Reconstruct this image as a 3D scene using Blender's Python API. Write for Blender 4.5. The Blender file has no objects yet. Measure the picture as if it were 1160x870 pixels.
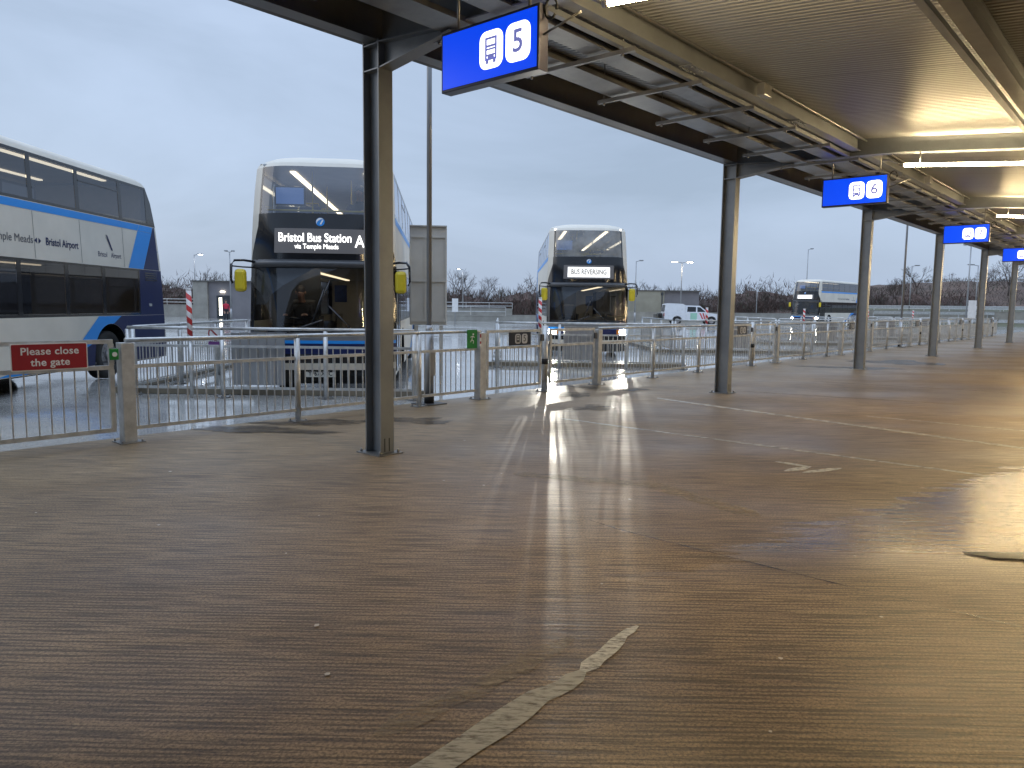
import bpy, bmesh, math, random
from mathutils import Vector, Matrix
from math import sin, cos, pi, radians, sqrt, atan

random.seed(7)
SC = bpy.context.scene
COL = SC.collection

# ------------------------------------------------------------------ frames
BA = radians(40.66)                        # bays run at this angle to the platform
FX, FY = cos(BA), sin(BA)                  # F axis: along a bay, R axis: across it


def fr(f, r, z=0.0):
    return Vector((f * FX + r * FY, f * FY - r * FX, z))


# ------------------------------------------------------------------ materials
def _new(name):
    m = bpy.data.materials.new(name)
    m.use_nodes = True
    nt = m.node_tree
    b = nt.nodes['Principled BSDF']
    return m, nt, b


def mat(name, col, rough=0.5, metal=0.0, var=0.12, vscale=3.0, bump=0.0, bscale=40.0, rvar=0.15,
        spec=0.5, stretch=(1, 1, 1), coat=0.0):
    m, nt, b = _new(name)
    N, L = nt.nodes.new, nt.links.new
    tc = N('ShaderNodeTexCoord')
    mp = N('ShaderNodeMapping')
    mp.inputs['Scale'].default_value = stretch
    L(tc.outputs['Object'], mp.inputs['Vector'])
    nz = N('ShaderNodeTexNoise')
    nz.inputs['Scale'].default_value = vscale
    nz.inputs['Detail'].default_value = 6
    nz.inputs['Roughness'].default_value = 0.62
    L(mp.outputs[0], nz.inputs['Vector'])
    rp = N('ShaderNodeValToRGB')
    rp.color_ramp.elements[0].position = 0.3
    rp.color_ramp.elements[1].position = 0.7
    d = [max(0, c * (1 - var)) for c in col]
    u = [min(1, c * (1 + var)) for c in col]
    rp.color_ramp.elements[0].color = (*d, 1)
    rp.color_ramp.elements[1].color = (*u, 1)
    L(nz.outputs['Fac'], rp.inputs['Fac'])
    L(rp.outputs['Color'], b.inputs['Base Color'])
    mr = N('ShaderNodeMapRange')
    mr.inputs['To Min'].default_value = max(0.02, rough * (1 - rvar))
    mr.inputs['To Max'].default_value = min(1, rough * (1 + rvar))
    L(nz.outputs['Fac'], mr.inputs['Value'])
    L(mr.outputs[0], b.inputs['Roughness'])
    b.inputs['Metallic'].default_value = metal
    b.inputs['Specular IOR Level'].default_value = spec
    b.inputs['Coat Weight'].default_value = coat
    b.inputs['Coat Roughness'].default_value = 0.08
    if bump:
        n2 = N('ShaderNodeTexNoise')
        n2.inputs['Scale'].default_value = bscale
        n2.inputs['Detail'].default_value = 4
        L(mp.outputs[0], n2.inputs['Vector'])
        bp = N('ShaderNodeBump')
        bp.inputs['Strength'].default_value = bump
        bp.inputs['Distance'].default_value = 0.01
        L(n2.outputs['Fac'], bp.inputs['Height'])
        L(bp.outputs[0], b.inputs['Normal'])
    return m


def emis(name, col, strength, base=None):
    m, nt, b = _new(name)
    b.inputs['Base Color'].default_value = (*(base or col), 1)
    b.inputs['Emission Color'].default_value = (*col, 1)
    b.inputs['Emission Strength'].default_value = strength
    b.inputs['Roughness'].default_value = 0.35
    return m


def glass(name, tint, gloss=(0.9, 0.93, 1.0), base_refl=0.05, rough=0.02):
    m, nt, b = _new(name)
    N, L = nt.nodes.new, nt.links.new
    nt.nodes.remove(b)
    out = nt.nodes['Material Output']
    tr = N('ShaderNodeBsdfTransparent'); tr.inputs[0].default_value = (*tint, 1)
    gl = N('ShaderNodeBsdfGlossy'); gl.inputs['Color'].default_value = (*gloss, 1)
    gl.inputs['Roughness'].default_value = rough
    lw = N('ShaderNodeLayerWeight'); lw.inputs['Blend'].default_value = 0.5
    pw = N('ShaderNodeMath'); pw.operation = 'POWER'; pw.inputs[1].default_value = 5.0; L(lw.outputs['Facing'], pw.inputs[0])
    ad = N('ShaderNodeMath'); ad.operation = 'MULTIPLY_ADD'; ad.inputs[1].default_value = 0.9; ad.inputs[2].default_value = 0.04 + base_refl; ad.use_clamp = True
    L(pw.outputs[0], ad.inputs[0])
    mx = N('ShaderNodeMixShader')
    L(ad.outputs[0], mx.inputs[0]); L(tr.outputs[0], mx.inputs[1]); L(gl.outputs[0], mx.inputs[2])
    L(mx.outputs[0], out.inputs['Surface'])
    return m


def wet_ground(name, cA, cB, cDark, r0, r1, groove, gscale, patch=0.35, pool=False, drop=1.0):
    """Wet brushed concrete: tined grooves across F, stains, wet and drier patches."""
    m, nt, b = _new(name)
    N, L = nt.nodes.new, nt.links.new
    tc = N('ShaderNodeTexCoord')
    rot = N('ShaderNodeMapping'); rot.inputs['Rotation'].default_value = (0, 0, -BA)
    L(tc.outputs['Object'], rot.inputs['Vector'])
    # grooves: long across the view, fine along it
    g = N('ShaderNodeMapping'); g.inputs['Scale'].default_value = (gscale, 2.2, 1)
    L(rot.outputs[0], g.inputs['Vector'])
    gn = N('ShaderNodeTexNoise'); gn.inputs['Scale'].default_value = 1.0
    gn.inputs['Detail'].default_value = 3; gn.inputs['Roughness'].default_value = 0.6
    L(g.outputs[0], gn.inputs['Vector'])
    g2 = N('ShaderNodeMapping'); g2.inputs['Scale'].default_value = (gscale * 0.16, 1.1, 1)
    L(rot.outputs[0], g2.inputs['Vector'])
    gn2 = N('ShaderNodeTexNoise'); gn2.inputs['Scale'].default_value = 1.0; gn2.inputs['Detail'].default_value = 4
    L(g2.outputs[0], gn2.inputs['Vector'])
    # regular tining on top of the random drag marks
    gs = N('ShaderNodeSeparateXYZ'); L(rot.outputs[0], gs.inputs[0])
    gp1 = N('ShaderNodeMath'); gp1.operation = 'MULTIPLY'; gp1.inputs[1].default_value = 2 * pi / 0.034; L(gs.outputs['X'], gp1.inputs[0])
    gp2 = N('ShaderNodeMath'); gp2.operation = 'MULTIPLY_ADD'; gp2.inputs[1].default_value = 7.0; L(gn2.outputs['Fac'], gp2.inputs[0]); L(gp1.outputs[0], gp2.inputs[2])
    gsn = N('ShaderNodeMath'); gsn.operation = 'SINE'; L(gp2.outputs[0], gsn.inputs[0])
    gv = N('ShaderNodeMath'); gv.operation = 'MULTIPLY_ADD'; gv.inputs[1].default_value = 0.06 * groove; L(gsn.outputs[0], gv.inputs[0]); L(gn.outputs['Fac'], gv.inputs[2])
    # broad stains
    st = N('ShaderNodeTexNoise'); st.inputs['Scale'].default_value = 0.7; st.inputs['Detail'].default_value = 7
    st.inputs['Roughness'].default_value = 0.62
    L(rot.outputs[0], st.inputs['Vector'])
    s2 = N('ShaderNodeMapping'); s2.inputs['Scale'].default_value = (0.9, 0.3, 1); s2.inputs['Location'].default_value = (3.1, 9.2, 0)
    L(rot.outputs[0], s2.inputs['Vector'])
    wetn = N('ShaderNodeTexNoise'); wetn.inputs['Scale'].default_value = 0.8; wetn.inputs['Detail'].default_value = 6
    L(s2.outputs[0], wetn.inputs['Vector'])
    cr = N('ShaderNodeValToRGB')
    cr.color_ramp.elements[0].position = 0.32; cr.color_ramp.elements[0].color = (*cA, 1)
    cr.color_ramp.elements[1].position = 0.68; cr.color_ramp.elements[1].color = (*cB, 1)
    L(st.outputs['Fac'], cr.inputs['Fac'])
    # darker colour along the low parts of the grooves
    gr = N('ShaderNodeValToRGB')
    gr.color_ramp.elements[0].position = 0.43; gr.color_ramp.elements[0].color = (1, 1, 1, 1)
    gr.color_ramp.elements[1].position = 0.55; gr.color_ramp.elements[1].color = (0, 0, 0, 1)
    L(gv.outputs[0], gr.inputs['Fac'])
    gmul = N('ShaderNodeMath'); gmul.operation = 'MULTIPLY'; gmul.inputs[1].default_value = 0.72 * groove
    L(gr.outputs[0], gmul.inputs[0])
    mx = N('ShaderNodeMixRGB'); mx.inputs[2].default_value = (*cDark, 1)
    L(gmul.outputs[0], mx.inputs[0]); L(cr.outputs[0], mx.inputs[1])
    mx2 = N('ShaderNodeMixRGB'); mx2.blend_type = 'MULTIPLY'; mx2.inputs[0].default_value = 0.20 * groove
    L(mx.outputs[0], mx2.inputs[1])
    g2r = N('ShaderNodeValToRGB')
    g2r.color_ramp.elements[0].position = 0.33; g2r.color_ramp.elements[0].color = (0.45, 0.45, 0.45, 1)
    g2r.color_ramp.elements[1].position = 0.62; g2r.color_ramp.elements[1].color = (1, 1, 1, 1)
    L(gn2.outputs['Fac'], g2r.inputs[0]); L(g2r.outputs[0], mx2.inputs[2])
    # gritty speckle
    sp = N('ShaderNodeTexNoise'); sp.inputs['Scale'].default_value = 75; sp.inputs['Detail'].default_value = 4; sp.inputs['Roughness'].default_value = 0.75
    L(tc.outputs['Object'], sp.inputs['Vector'])
    spr = N('ShaderNodeMapRange'); spr.inputs['From Min'].default_value = 0.36; spr.inputs['From Max'].default_value = 0.64
    spr.inputs['To Min'].default_value = 0.45; spr.inputs['To Max'].default_value = 1.55
    L(sp.outputs[0], spr.inputs[0])
    mx3 = N('ShaderNodeMixRGB'); mx3.blend_type = 'MULTIPLY'; mx3.inputs[0].default_value = 1
    L(mx2.outputs[0], mx3.inputs[1]); L(spr.outputs[0], mx3.inputs[2])
    L(mx3.outputs[0], b.inputs['Base Color'])
    mr = N('ShaderNodeMapRange')
    mr.inputs['From Min'].default_value = 0.5 - patch / 2; mr.inputs['From Max'].default_value = 0.5 + patch / 2
    mr.inputs['To Min'].default_value = r0; mr.inputs['To Max'].default_value = r1
    L(wetn.outputs['Fac'], mr.inputs['Value'])
    if pool:
        # standing film of water: right of a slanting ragged edge, wetter and smoother
        sx = N('ShaderNodeSeparateXYZ'); L(rot.outputs[0], sx.inputs[0])      # x = F, y = -R
        pm = N('ShaderNodeMapping'); pm.inputs['Scale'].default_value = (9.0, 1.3, 1); L(rot.outputs[0], pm.inputs['Vector'])
        pn = N('ShaderNodeTexNoise'); pn.inputs['Scale'].default_value = 1.0; pn.inputs['Detail'].default_value = 7; pn.inputs['Roughness'].default_value = 0.62
        L(pm.outputs[0], pn.inputs['Vector'])
        def math_(op, a, c, cl=False):
            q = N('ShaderNodeMath'); q.operation = op; q.use_clamp = cl
            for i, v in enumerate((a, c)):
                if isinstance(v, (int, float)): q.inputs[i].default_value = v
                else: L(v, q.inputs[i])
            return q.outputs[0]
        e = math_('SUBTRACT', math_('MULTIPLY', sx.outputs['Y'], -1.0), math_('MULTIPLY', math_('SUBTRACT', sx.outputs['X'], 3.72), 1.30))
        e = math_('ADD', e, math_('MULTIPLY', math_('SUBTRACT', pn.outputs[0], 0.5), 2.0))
        e = math_('MULTIPLY', math_('ADD', e, -0.1), 13.0, True)
        nearf = math_('MULTIPLY', math_('SUBTRACT', sx.outputs['X'], 3.9), 0.9, True)
        msk = math_('MULTIPLY', e, nearf)
        rm = N('ShaderNodeMapRange'); L(msk, rm.inputs['Value']); L(mr.outputs[0], rm.inputs['To Min']); rm.inputs['To Max'].default_value = 0.20
        L(rm.outputs[0], b.inputs['Roughness'])
        sm_ = N('ShaderNodeMapRange'); L(msk, sm_.inputs['Value']); sm_.inputs['To Min'].default_value = drop; sm_.inputs['To Max'].default_value = 1.0
        L(sm_.outputs[0], b.inputs['Specular IOR Level'])
    else:
        L(mr.outputs[0], b.inputs['Roughness'])
        b.inputs['Specular IOR Level'].default_value = drop
    bp = N('ShaderNodeBump'); bp.inputs['Strength'].default_value = 0.5 * groove; bp.inputs['Distance'].default_value = 0.004
    L(gv.outputs[0], bp.inputs['Height'])
    b2 = N('ShaderNodeBump'); b2.inputs['Strength'].default_value = 0.12; b2.inputs['Distance'].default_value = 0.02
    L(gn2.outputs['Fac'], b2.inputs['Height']); L(bp.outputs[0], b2.inputs['Normal'])
    L(b2.outputs[0], b.inputs['Normal'])
    return m


def worn(name, col, keep=0.5, scale=9.0, rough=0.45):
    """Paint or sealant worn through in places (the bare patches are see-through)."""
    m, nt, b = _new(name)
    N, L = nt.nodes.new, nt.links.new
    out = nt.nodes['Material Output']
    tc = N('ShaderNodeTexCoord')
    rot = N('ShaderNodeMapping'); rot.inputs['Rotation'].default_value = (0, 0, -BA)
    L(tc.outputs['Object'], rot.inputs['Vector'])
    sm = N('ShaderNodeMapping'); sm.inputs['Scale'].default_value = (3.2, 0.8, 1)
    L(rot.outputs[0], sm.inputs['Vector'])
    nz = N('ShaderNodeTexNoise'); nz.inputs['Scale'].default_value = scale; nz.inputs['Detail'].default_value = 6
    nz.inputs['Roughness'].default_value = 0.7
    L(sm.outputs[0], nz.inputs['Vector'])
    r = N('ShaderNodeValToRGB')
    r.color_ramp.elements[0].position = keep - 0.14; r.color_ramp.elements[0].color = (0, 0, 0, 1)
    r.color_ramp.elements[1].position = keep + 0.14; r.color_ramp.elements[1].color = (1, 1, 1, 1)
    L(nz.outputs[0], r.inputs[0])
    b.inputs['Base Color'].default_value = (*col, 1); b.inputs['Roughness'].default_value = rough
    tr = N('ShaderNodeBsdfTransparent')
    mx = N('ShaderNodeMixShader')
    L(r.outputs[0], mx.inputs[0]); L(tr.outputs[0], mx.inputs[1]); L(b.outputs[0], mx.inputs[2])
    L(mx.outputs[0], out.inputs['Surface'])
    return m


def ribbed(name, col):
    """Profiled metal soffit: fine ribs along Y, panel joints every metre."""
    m, nt, b = _new(name)
    N, L = nt.nodes.new, nt.links.new
    tc = N('ShaderNodeTexCoord')
    sp = N('ShaderNodeSeparateXYZ'); L(tc.outputs['Object'], sp.inputs[0])
    mul = N('ShaderNodeMath'); mul.operation = 'MULTIPLY'; mul.inputs[1].default_value = 2 * pi / 0.05
    L(sp.outputs['X'], mul.inputs[0])
    sn = N('ShaderNodeMath'); sn.operation = 'SINE'; L(mul.outputs[0], sn.inputs[0])
    # joint
    fm = N('ShaderNodeMath'); fm.operation = 'FRACT'; L(sp.outputs['X'], fm.inputs[0])
    lt = N('ShaderNodeMath'); lt.operation = 'LESS_THAN'; lt.inputs[1].default_value = 0.014; L(fm.outputs[0], lt.inputs[0])
    bp = N('ShaderNodeBump'); bp.inputs['Strength'].default_value = 0.06; bp.inputs['Distance'].default_value = 0.004
    L(sn.outputs[0], bp.inputs['Height']); L(bp.outputs[0], b.inputs['Normal'])
    nz = N('ShaderNodeTexNoise'); nz.inputs['Scale'].default_value = 0.7; nz.inputs['Detail'].default_value = 5
    L(tc.outputs['Object'], nz.inputs['Vector'])
    rp = N('ShaderNodeValToRGB')
    rp.color_ramp.elements[0].color = (*[c * 0.8 for c in col], 1); rp.color_ramp.elements[1].color = (*[c * 1.2 for c in col], 1)
    L(nz.outputs[0], rp.inputs[0])
    mx = N('ShaderNodeMixRGB'); mx.inputs[2].default_value = (*[c * 0.35 for c in col], 1)
    L(lt.outputs[0], mx.inputs[0]); L(rp.outputs[0], mx.inputs[1]); L(mx.outputs[0], b.inputs['Base Color'])
    b.inputs['Metallic'].default_value = 0.4
    mr = N('ShaderNodeMapRange'); mr.inputs['To Min'].default_value = 0.32; mr.inputs['To Max'].default_value = 0.46
    L(nz.outputs[0], mr.inputs[0]); L(mr.outputs[0], b.inputs['Roughness'])
    return m


def banded(name, cA, cB, period):
    """Diagonal warning bands wrapped round a pole."""
    m, nt, b = _new(name)
    N, L = nt.nodes.new, nt.links.new
    tc = N('ShaderNodeTexCoord')
    sp = N('ShaderNodeSeparateXYZ'); L(tc.outputs['Object'], sp.inputs[0])
    at = N('ShaderNodeMath'); at.operation = 'ARCTAN2'; L(sp.outputs['Y'], at.inputs[0]); L(sp.outputs['X'], at.inputs[1])
    am = N('ShaderNodeMath'); am.operation = 'MULTIPLY'; am.inputs[1].default_value = 1 / (2 * pi); L(at.outputs[0], am.inputs[0])
    zm = N('ShaderNodeMath'); zm.operation = 'DIVIDE'; zm.inputs[1].default_value = period; L(sp.outputs['Z'], zm.inputs[0])
    ad = N('ShaderNodeMath'); ad.operation = 'ADD'; L(am.outputs[0], ad.inputs[0]); L(zm.outputs[0], ad.inputs[1])
    f = N('ShaderNodeMath'); f.operation = 'FRACT'; L(ad.outputs[0], f.inputs[0])
    lt = N('ShaderNodeMath'); lt.operation = 'LESS_THAN'; lt.inputs[1].default_value = 0.5; L(f.outputs[0], lt.inputs[0])
    mx = N('ShaderNodeMixRGB'); mx.inputs[1].default_value = (*cA, 1); mx.inputs[2].default_value = (*cB, 1)
    L(lt.outputs[0], mx.inputs[0]); L(mx.outputs[0], b.inputs['Base Color'])
    b.inputs['Roughness'].default_value = 0.4
    return m


M = {}
M['floor'] = wet_ground('wet_platform_concrete', (0.23, 0.157, 0.083), (0.38, 0.274, 0.160), (0.055, 0.036, 0.018), 0.34, 0.56, 1.0, 58, pool=True, drop=0.42)
M['apron'] = wet_ground('wet_apron_concrete', (0.30, 0.295, 0.28), (0.44, 0.43, 0.405), (0.16, 0.155, 0.14), 0.03, 0.16, 0.13, 12, 0.3, drop=1.0)
M['puddle_deep'] = mat('still_water', (0.03, 0.023, 0.015), 0.04, var=0.2, spec=0.6)
M['steel'] = mat('galvanised_steel', (0.30, 0.30, 0.295), 0.36, 0.75, 0.22, 5, 0.08, 60)
M['rail'] = mat('railing_galvanised', (0.52, 0.52, 0.505), 0.38, 0.55, 0.25, 7, 0.06, 60)
M['frame'] = mat('canopy_steel_paint', (0.27, 0.29, 0.31), 0.42, 0.35, 0.16, 2.2, 0.05, 50)
M['frame_dark'] = mat('canopy_dark_steel', (0.12, 0.115, 0.105), 0.45, 0.4, 0.2, 2.0, 0.05, 50)
M['soffit'] = ribbed('ribbed_soffit', (0.35, 0.36, 0.37))
M['blocker_roof'] = mat('blocker_roof_sheet', (0.25, 0.26, 0.27), 0.5, 0.3)
M['concrete'] = mat('grey_concrete', (0.30, 0.285, 0.25), 0.6, 0, 0.2, 1.2, 0.2, 18)
M['kerb'] = mat('kerb_concrete', (0.21, 0.18, 0.13), 0.4, 0, 0.25, 2.0, 0.2, 20)
M['white'] = mat('cream_white_bus_paint', (0.64, 0.595, 0.505), 0.42, 0, 0.09, 1.0, coat=0.05)
M['navy'] = mat('navy_bus_paint', (0.008, 0.016, 0.075), 0.3, 0, 0.15, 1.0, spec=0.35)
M['blue'] = mat('bright_blue_paint', (0.01, 0.25, 0.70), 0.38, 0, 0.06, 1.0, coat=0.1)
M['black'] = mat('gloss_black_panel', (0.012, 0.013, 0.016), 0.16, 0, 0.2, 2.0, coat=0.3)
M['darkgrey'] = mat('dark_grey_plastic', (0.06, 0.062, 0.065), 0.4)
M['bumper_grey'] = mat('silver_grey_bumper', (0.33, 0.335, 0.34), 0.35, 0.3)
M['sill_grey'] = mat('mid_grey_sill', (0.17, 0.175, 0.18), 0.4, 0.2)
def hazy(name):  # mottled pale beige haze mixed into the clear glass
    m, nt, b = _new(name)
    N, L = nt.nodes.new, nt.links.new
    out = nt.nodes['Material Output']; nt.nodes.remove(b)
    tr = N('ShaderNodeBsdfTransparent'); tr.inputs[0].default_value = (0.7, 0.72, 0.72, 1)
    df = N('ShaderNodeBsdfDiffuse'); df.inputs[0].default_value = (0.62, 0.60, 0.55, 1)
    tl = N('ShaderNodeBsdfTranslucent'); tl.inputs[0].default_value = (0.75, 0.70, 0.60, 1)
    gl = N('ShaderNodeBsdfGlossy'); gl.inputs['Roughness'].default_value = 0.08
    tc = N('ShaderNodeTexCoord'); nz = N('ShaderNodeTexNoise'); nz.inputs['Scale'].default_value = 1.6; nz.inputs['Detail'].default_value = 5
    L(tc.outputs['Object'], nz.inputs['Vector'])
    rp = N('ShaderNodeMapRange'); rp.inputs['From Min'].default_value = 0.35; rp.inputs['From Max'].default_value = 0.65
    rp.inputs['To Min'].default_value = 0.2; rp.inputs['To Max'].default_value = 0.7; L(nz.outputs[0], rp.inputs['Value'])
    a = N('ShaderNodeMixShader'); a.inputs[0].default_value = 0.6; L(df.outputs[0], a.inputs[1]); L(tl.outputs[0], a.inputs[2])
    c = N('ShaderNodeMixShader'); L(rp.outputs[0], c.inputs[0]); L(tr.outputs[0], c.inputs[1]); L(a.outputs[0], c.inputs[2])
    d = N('ShaderNodeMixShader'); d.inputs[0].default_value = 0.12; L(c.outputs[0], d.inputs[1]); L(gl.outputs[0], d.inputs[2])
    L(d.outputs[0], out.inputs['Surface'])
    return m
M['hazy'] = hazy('hazy_glass')
M['rubber'] = mat('tyre_rubber', (0.014, 0.014, 0.014), 0.7, 0, 0.3, 8, 0.2, 30)
M['rim'] = mat('wheel_rim_steel', (0.36, 0.36, 0.37), 0.4, 0.7, 0.25, 6)
M['glass_front'] = glass('windscreen_glass', (0.66, 0.68, 0.68), base_refl=0.08, rough=0.05)
M['glass_side'] = glass('tinted_side_glass', (0.19, 0.20, 0.215), base_refl=0.09, rough=0.03)
M['glass_cab'] = glass('lower_windscreen_glass', (0.60, 0.63, 0.65), base_refl=0.02)
M['yellow'] = mat('yellow_mirror_plastic', (0.60, 0.47, 0.02), 0.4)
M['amber'] = mat('amber_lens', (0.8, 0.25, 0.02), 0.2)
M['redlens'] = mat('red_lens', (0.45, 0.01, 0.01), 0.2)
M['lens_off'] = mat('clear_lens', (0.55, 0.57, 0.58), 0.12, 0.3)
M['lens_on'] = emis('lit_headlight', (1.0, 0.97, 0.86), 60)
M['lens_dim'] = emis('lit_sidelight', (1.0, 0.97, 0.9), 9)
M['marker'] = emis('marker_light', (1.0, 0.97, 0.9), 4)
M['saloon'] = emis('saloon_light_strip', (1.0, 0.86, 0.62), 2.6)
M['cab'] = emis('cab_lamp', (1.0, 0.85, 0.62), 9)
M['saloon_low'] = emis('lower_saloon_light', (1.0, 0.80, 0.52), 1.3)
M['screen'] = emis('blue_screen', (0.08, 0.17, 0.45), 0.4)
M['cream_int'] = mat('saloon_lining', (0.48, 0.44, 0.37), 0.5)
M['seat'] = mat('seat_moquette', (0.025, 0.045, 0.14), 0.85, 0, 0.4, 25)
M['seat_back'] = mat('seat_shell', (0.10, 0.10, 0.11), 0.5)
M['led'] = emis('white_led_text', (1.0, 0.98, 0.95), 1.7)
M['led_panel'] = emis('white_led_panel', (1.0, 0.99, 0.96), 0.66)
M['led_grey'] = emis('dim_led_text', (0.09, 0.09, 0.09), 1.0)
M['led_back'] = emis('led_matrix_faint_glow', (0.04, 0.041, 0.046), 1.0)  # faint grey glow put into the display background
M['sign_blue'] = emis('backlit_blue', (0.0, 0.055, 0.80), 0.62)
M['sign_white'] = emis('backlit_white', (1.0, 0.99, 0.95), 1.3)
M['sign_ink'] = emis('sign_ink_blue', (0.10, 0.11, 0.30), 0.9)
M['sign_case'] = mat('sign_case_dark', (0.04, 0.04, 0.065), 0.35, 0.3)
M['tube'] = emis('lit_tube', (1.0, 0.75, 0.40), 130)
M['tube_end'] = mat('tube_end_cap', (0.5, 0.48, 0.44), 0.4)
M['red_sign'] = mat('red_sign_face', (0.32, 0.012, 0.018), 0.35)
M['white_paint'] = mat('white_paint', (0.78, 0.77, 0.75), 0.4)
M['black_sign'] = mat('black_sign_face', (0.012, 0.012, 0.02), 0.3)
M['grey_sign'] = mat('grey_sign_square', (0.55, 0.55, 0.55), 0.4)
M['green_sign'] = mat('green_sign_face', (0.01, 0.22, 0.03), 0.35)
M['purple'] = mat('purple_sign_face', (0.16, 0.05, 0.20), 0.4)
M['board'] = mat('board_back_aluminium', (0.52, 0.505, 0.46), 0.45, 0.2, 0.12, 1.4)
M['stripe'] = banded('red_white_bands', (0.75, 0.72, 0.70), (0.55, 0.03, 0.03), 0.19)
M['paint_worn'] = worn('worn_white_line', (0.66, 0.63, 0.56), 0.47, 8, 0.6)
M['paint_faint'] = worn('faint_worn_line', (0.36, 0.29, 0.20), 0.54, 8, 0.6)
M['sealant'] = worn('pale_repair_mortar', (0.48, 0.455, 0.38), 0.40, 13, 0.6)
M['sealant_pale'] = worn('pale_repair_top', (0.72, 0.70, 0.62), 0.43, 24, 0.6)
M['stain'] = worn('damp_stain', (0.055, 0.042, 0.03), 0.5, 2.2, 0.25)
M['gum'] = mat('chewing_gum', (0.62, 0.58, 0.50), 0.6)
M['lamp_on'] = emis('lit_street_lamp', (1.0, 0.84, 0.56), 60)
M['lamp_cool'] = emis('lit_street_lamp_cool', (0.95, 0.97, 1.0), 22)
M['pole'] = mat('lamp_pole_galvanised', (0.33, 0.335, 0.34), 0.42, 0.6, 0.15, 1.5)
M['block'] = mat('plant_room_blockwork', (0.32, 0.30, 0.235), 0.65, 0, 0.14, 0.8)
M['block_grey'] = mat('plant_room_grey', (0.20, 0.19, 0.20), 0.65, 0, 0.12, 0.8)
M['door_dark'] = mat('dark_doorway', (0.03, 0.035, 0.04), 0.5)
M['doorlight'] = emis('lit_doorway_lamp', (1.0, 0.93, 0.75), 6)
M['twig'] = mat('winter_twigs', (0.060, 0.045, 0.036), 0.85, 0, 0.4, 0.3)
M['twig2'] = mat('winter_twigs_red', (0.075, 0.045, 0.035), 0.85, 0, 0.4, 0.3)
M['ivy'] = mat('ivy_and_evergreen', (0.035, 0.05, 0.025), 0.8, 0, 0.4, 0.5)
M['bark'] = mat('tree_bark', (0.085, 0.07, 0.058), 0.85, 0, 0.3, 2)
M['bank'] = mat('rough_grass_bank', (0.085, 0.085, 0.05), 0.9, 0, 0.45, 0.15, 0.3, 2)
M['scrub'] = mat('brown_scrub_bank', (0.095, 0.062, 0.046), 0.9, 0, 0.4, 0.25, 0.4, 2)
M['truck'] = mat('white_truck_paint', (0.75, 0.76, 0.78), 0.28, 0, 0.05, coat=0.4)
M['truck_green'] = mat('pale_green_livery', (0.35, 0.62, 0.48), 0.3)
M['truck_red'] = mat('red_livery_stripe', (0.55, 0.05, 0.06), 0.3)
M['skin'] = mat('skin', (0.42, 0.24, 0.17), 0.5, 0, 0.08, 20)
M['hair'] = mat('dark_hair', (0.025, 0.018, 0.014), 0.6)
M['cloth_dark'] = mat('dark_uniform', (0.02, 0.022, 0.03), 0.85)
M['cloth_grey'] = mat('grey_knit', (0.11, 0.11, 0.12), 0.9)
M['cloth_red'] = mat('red_jacket', (0.50, 0.02, 0.05), 0.7)
M['shoe'] = mat('dark_shoe', (0.015, 0.014, 0.013), 0.5)
M['eye'] = mat('eye_dark', (0.02, 0.015, 0.012), 0.2)
M['plate_y'] = mat('number_plate_white', (0.72, 0.72, 0.66), 0.3)


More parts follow.
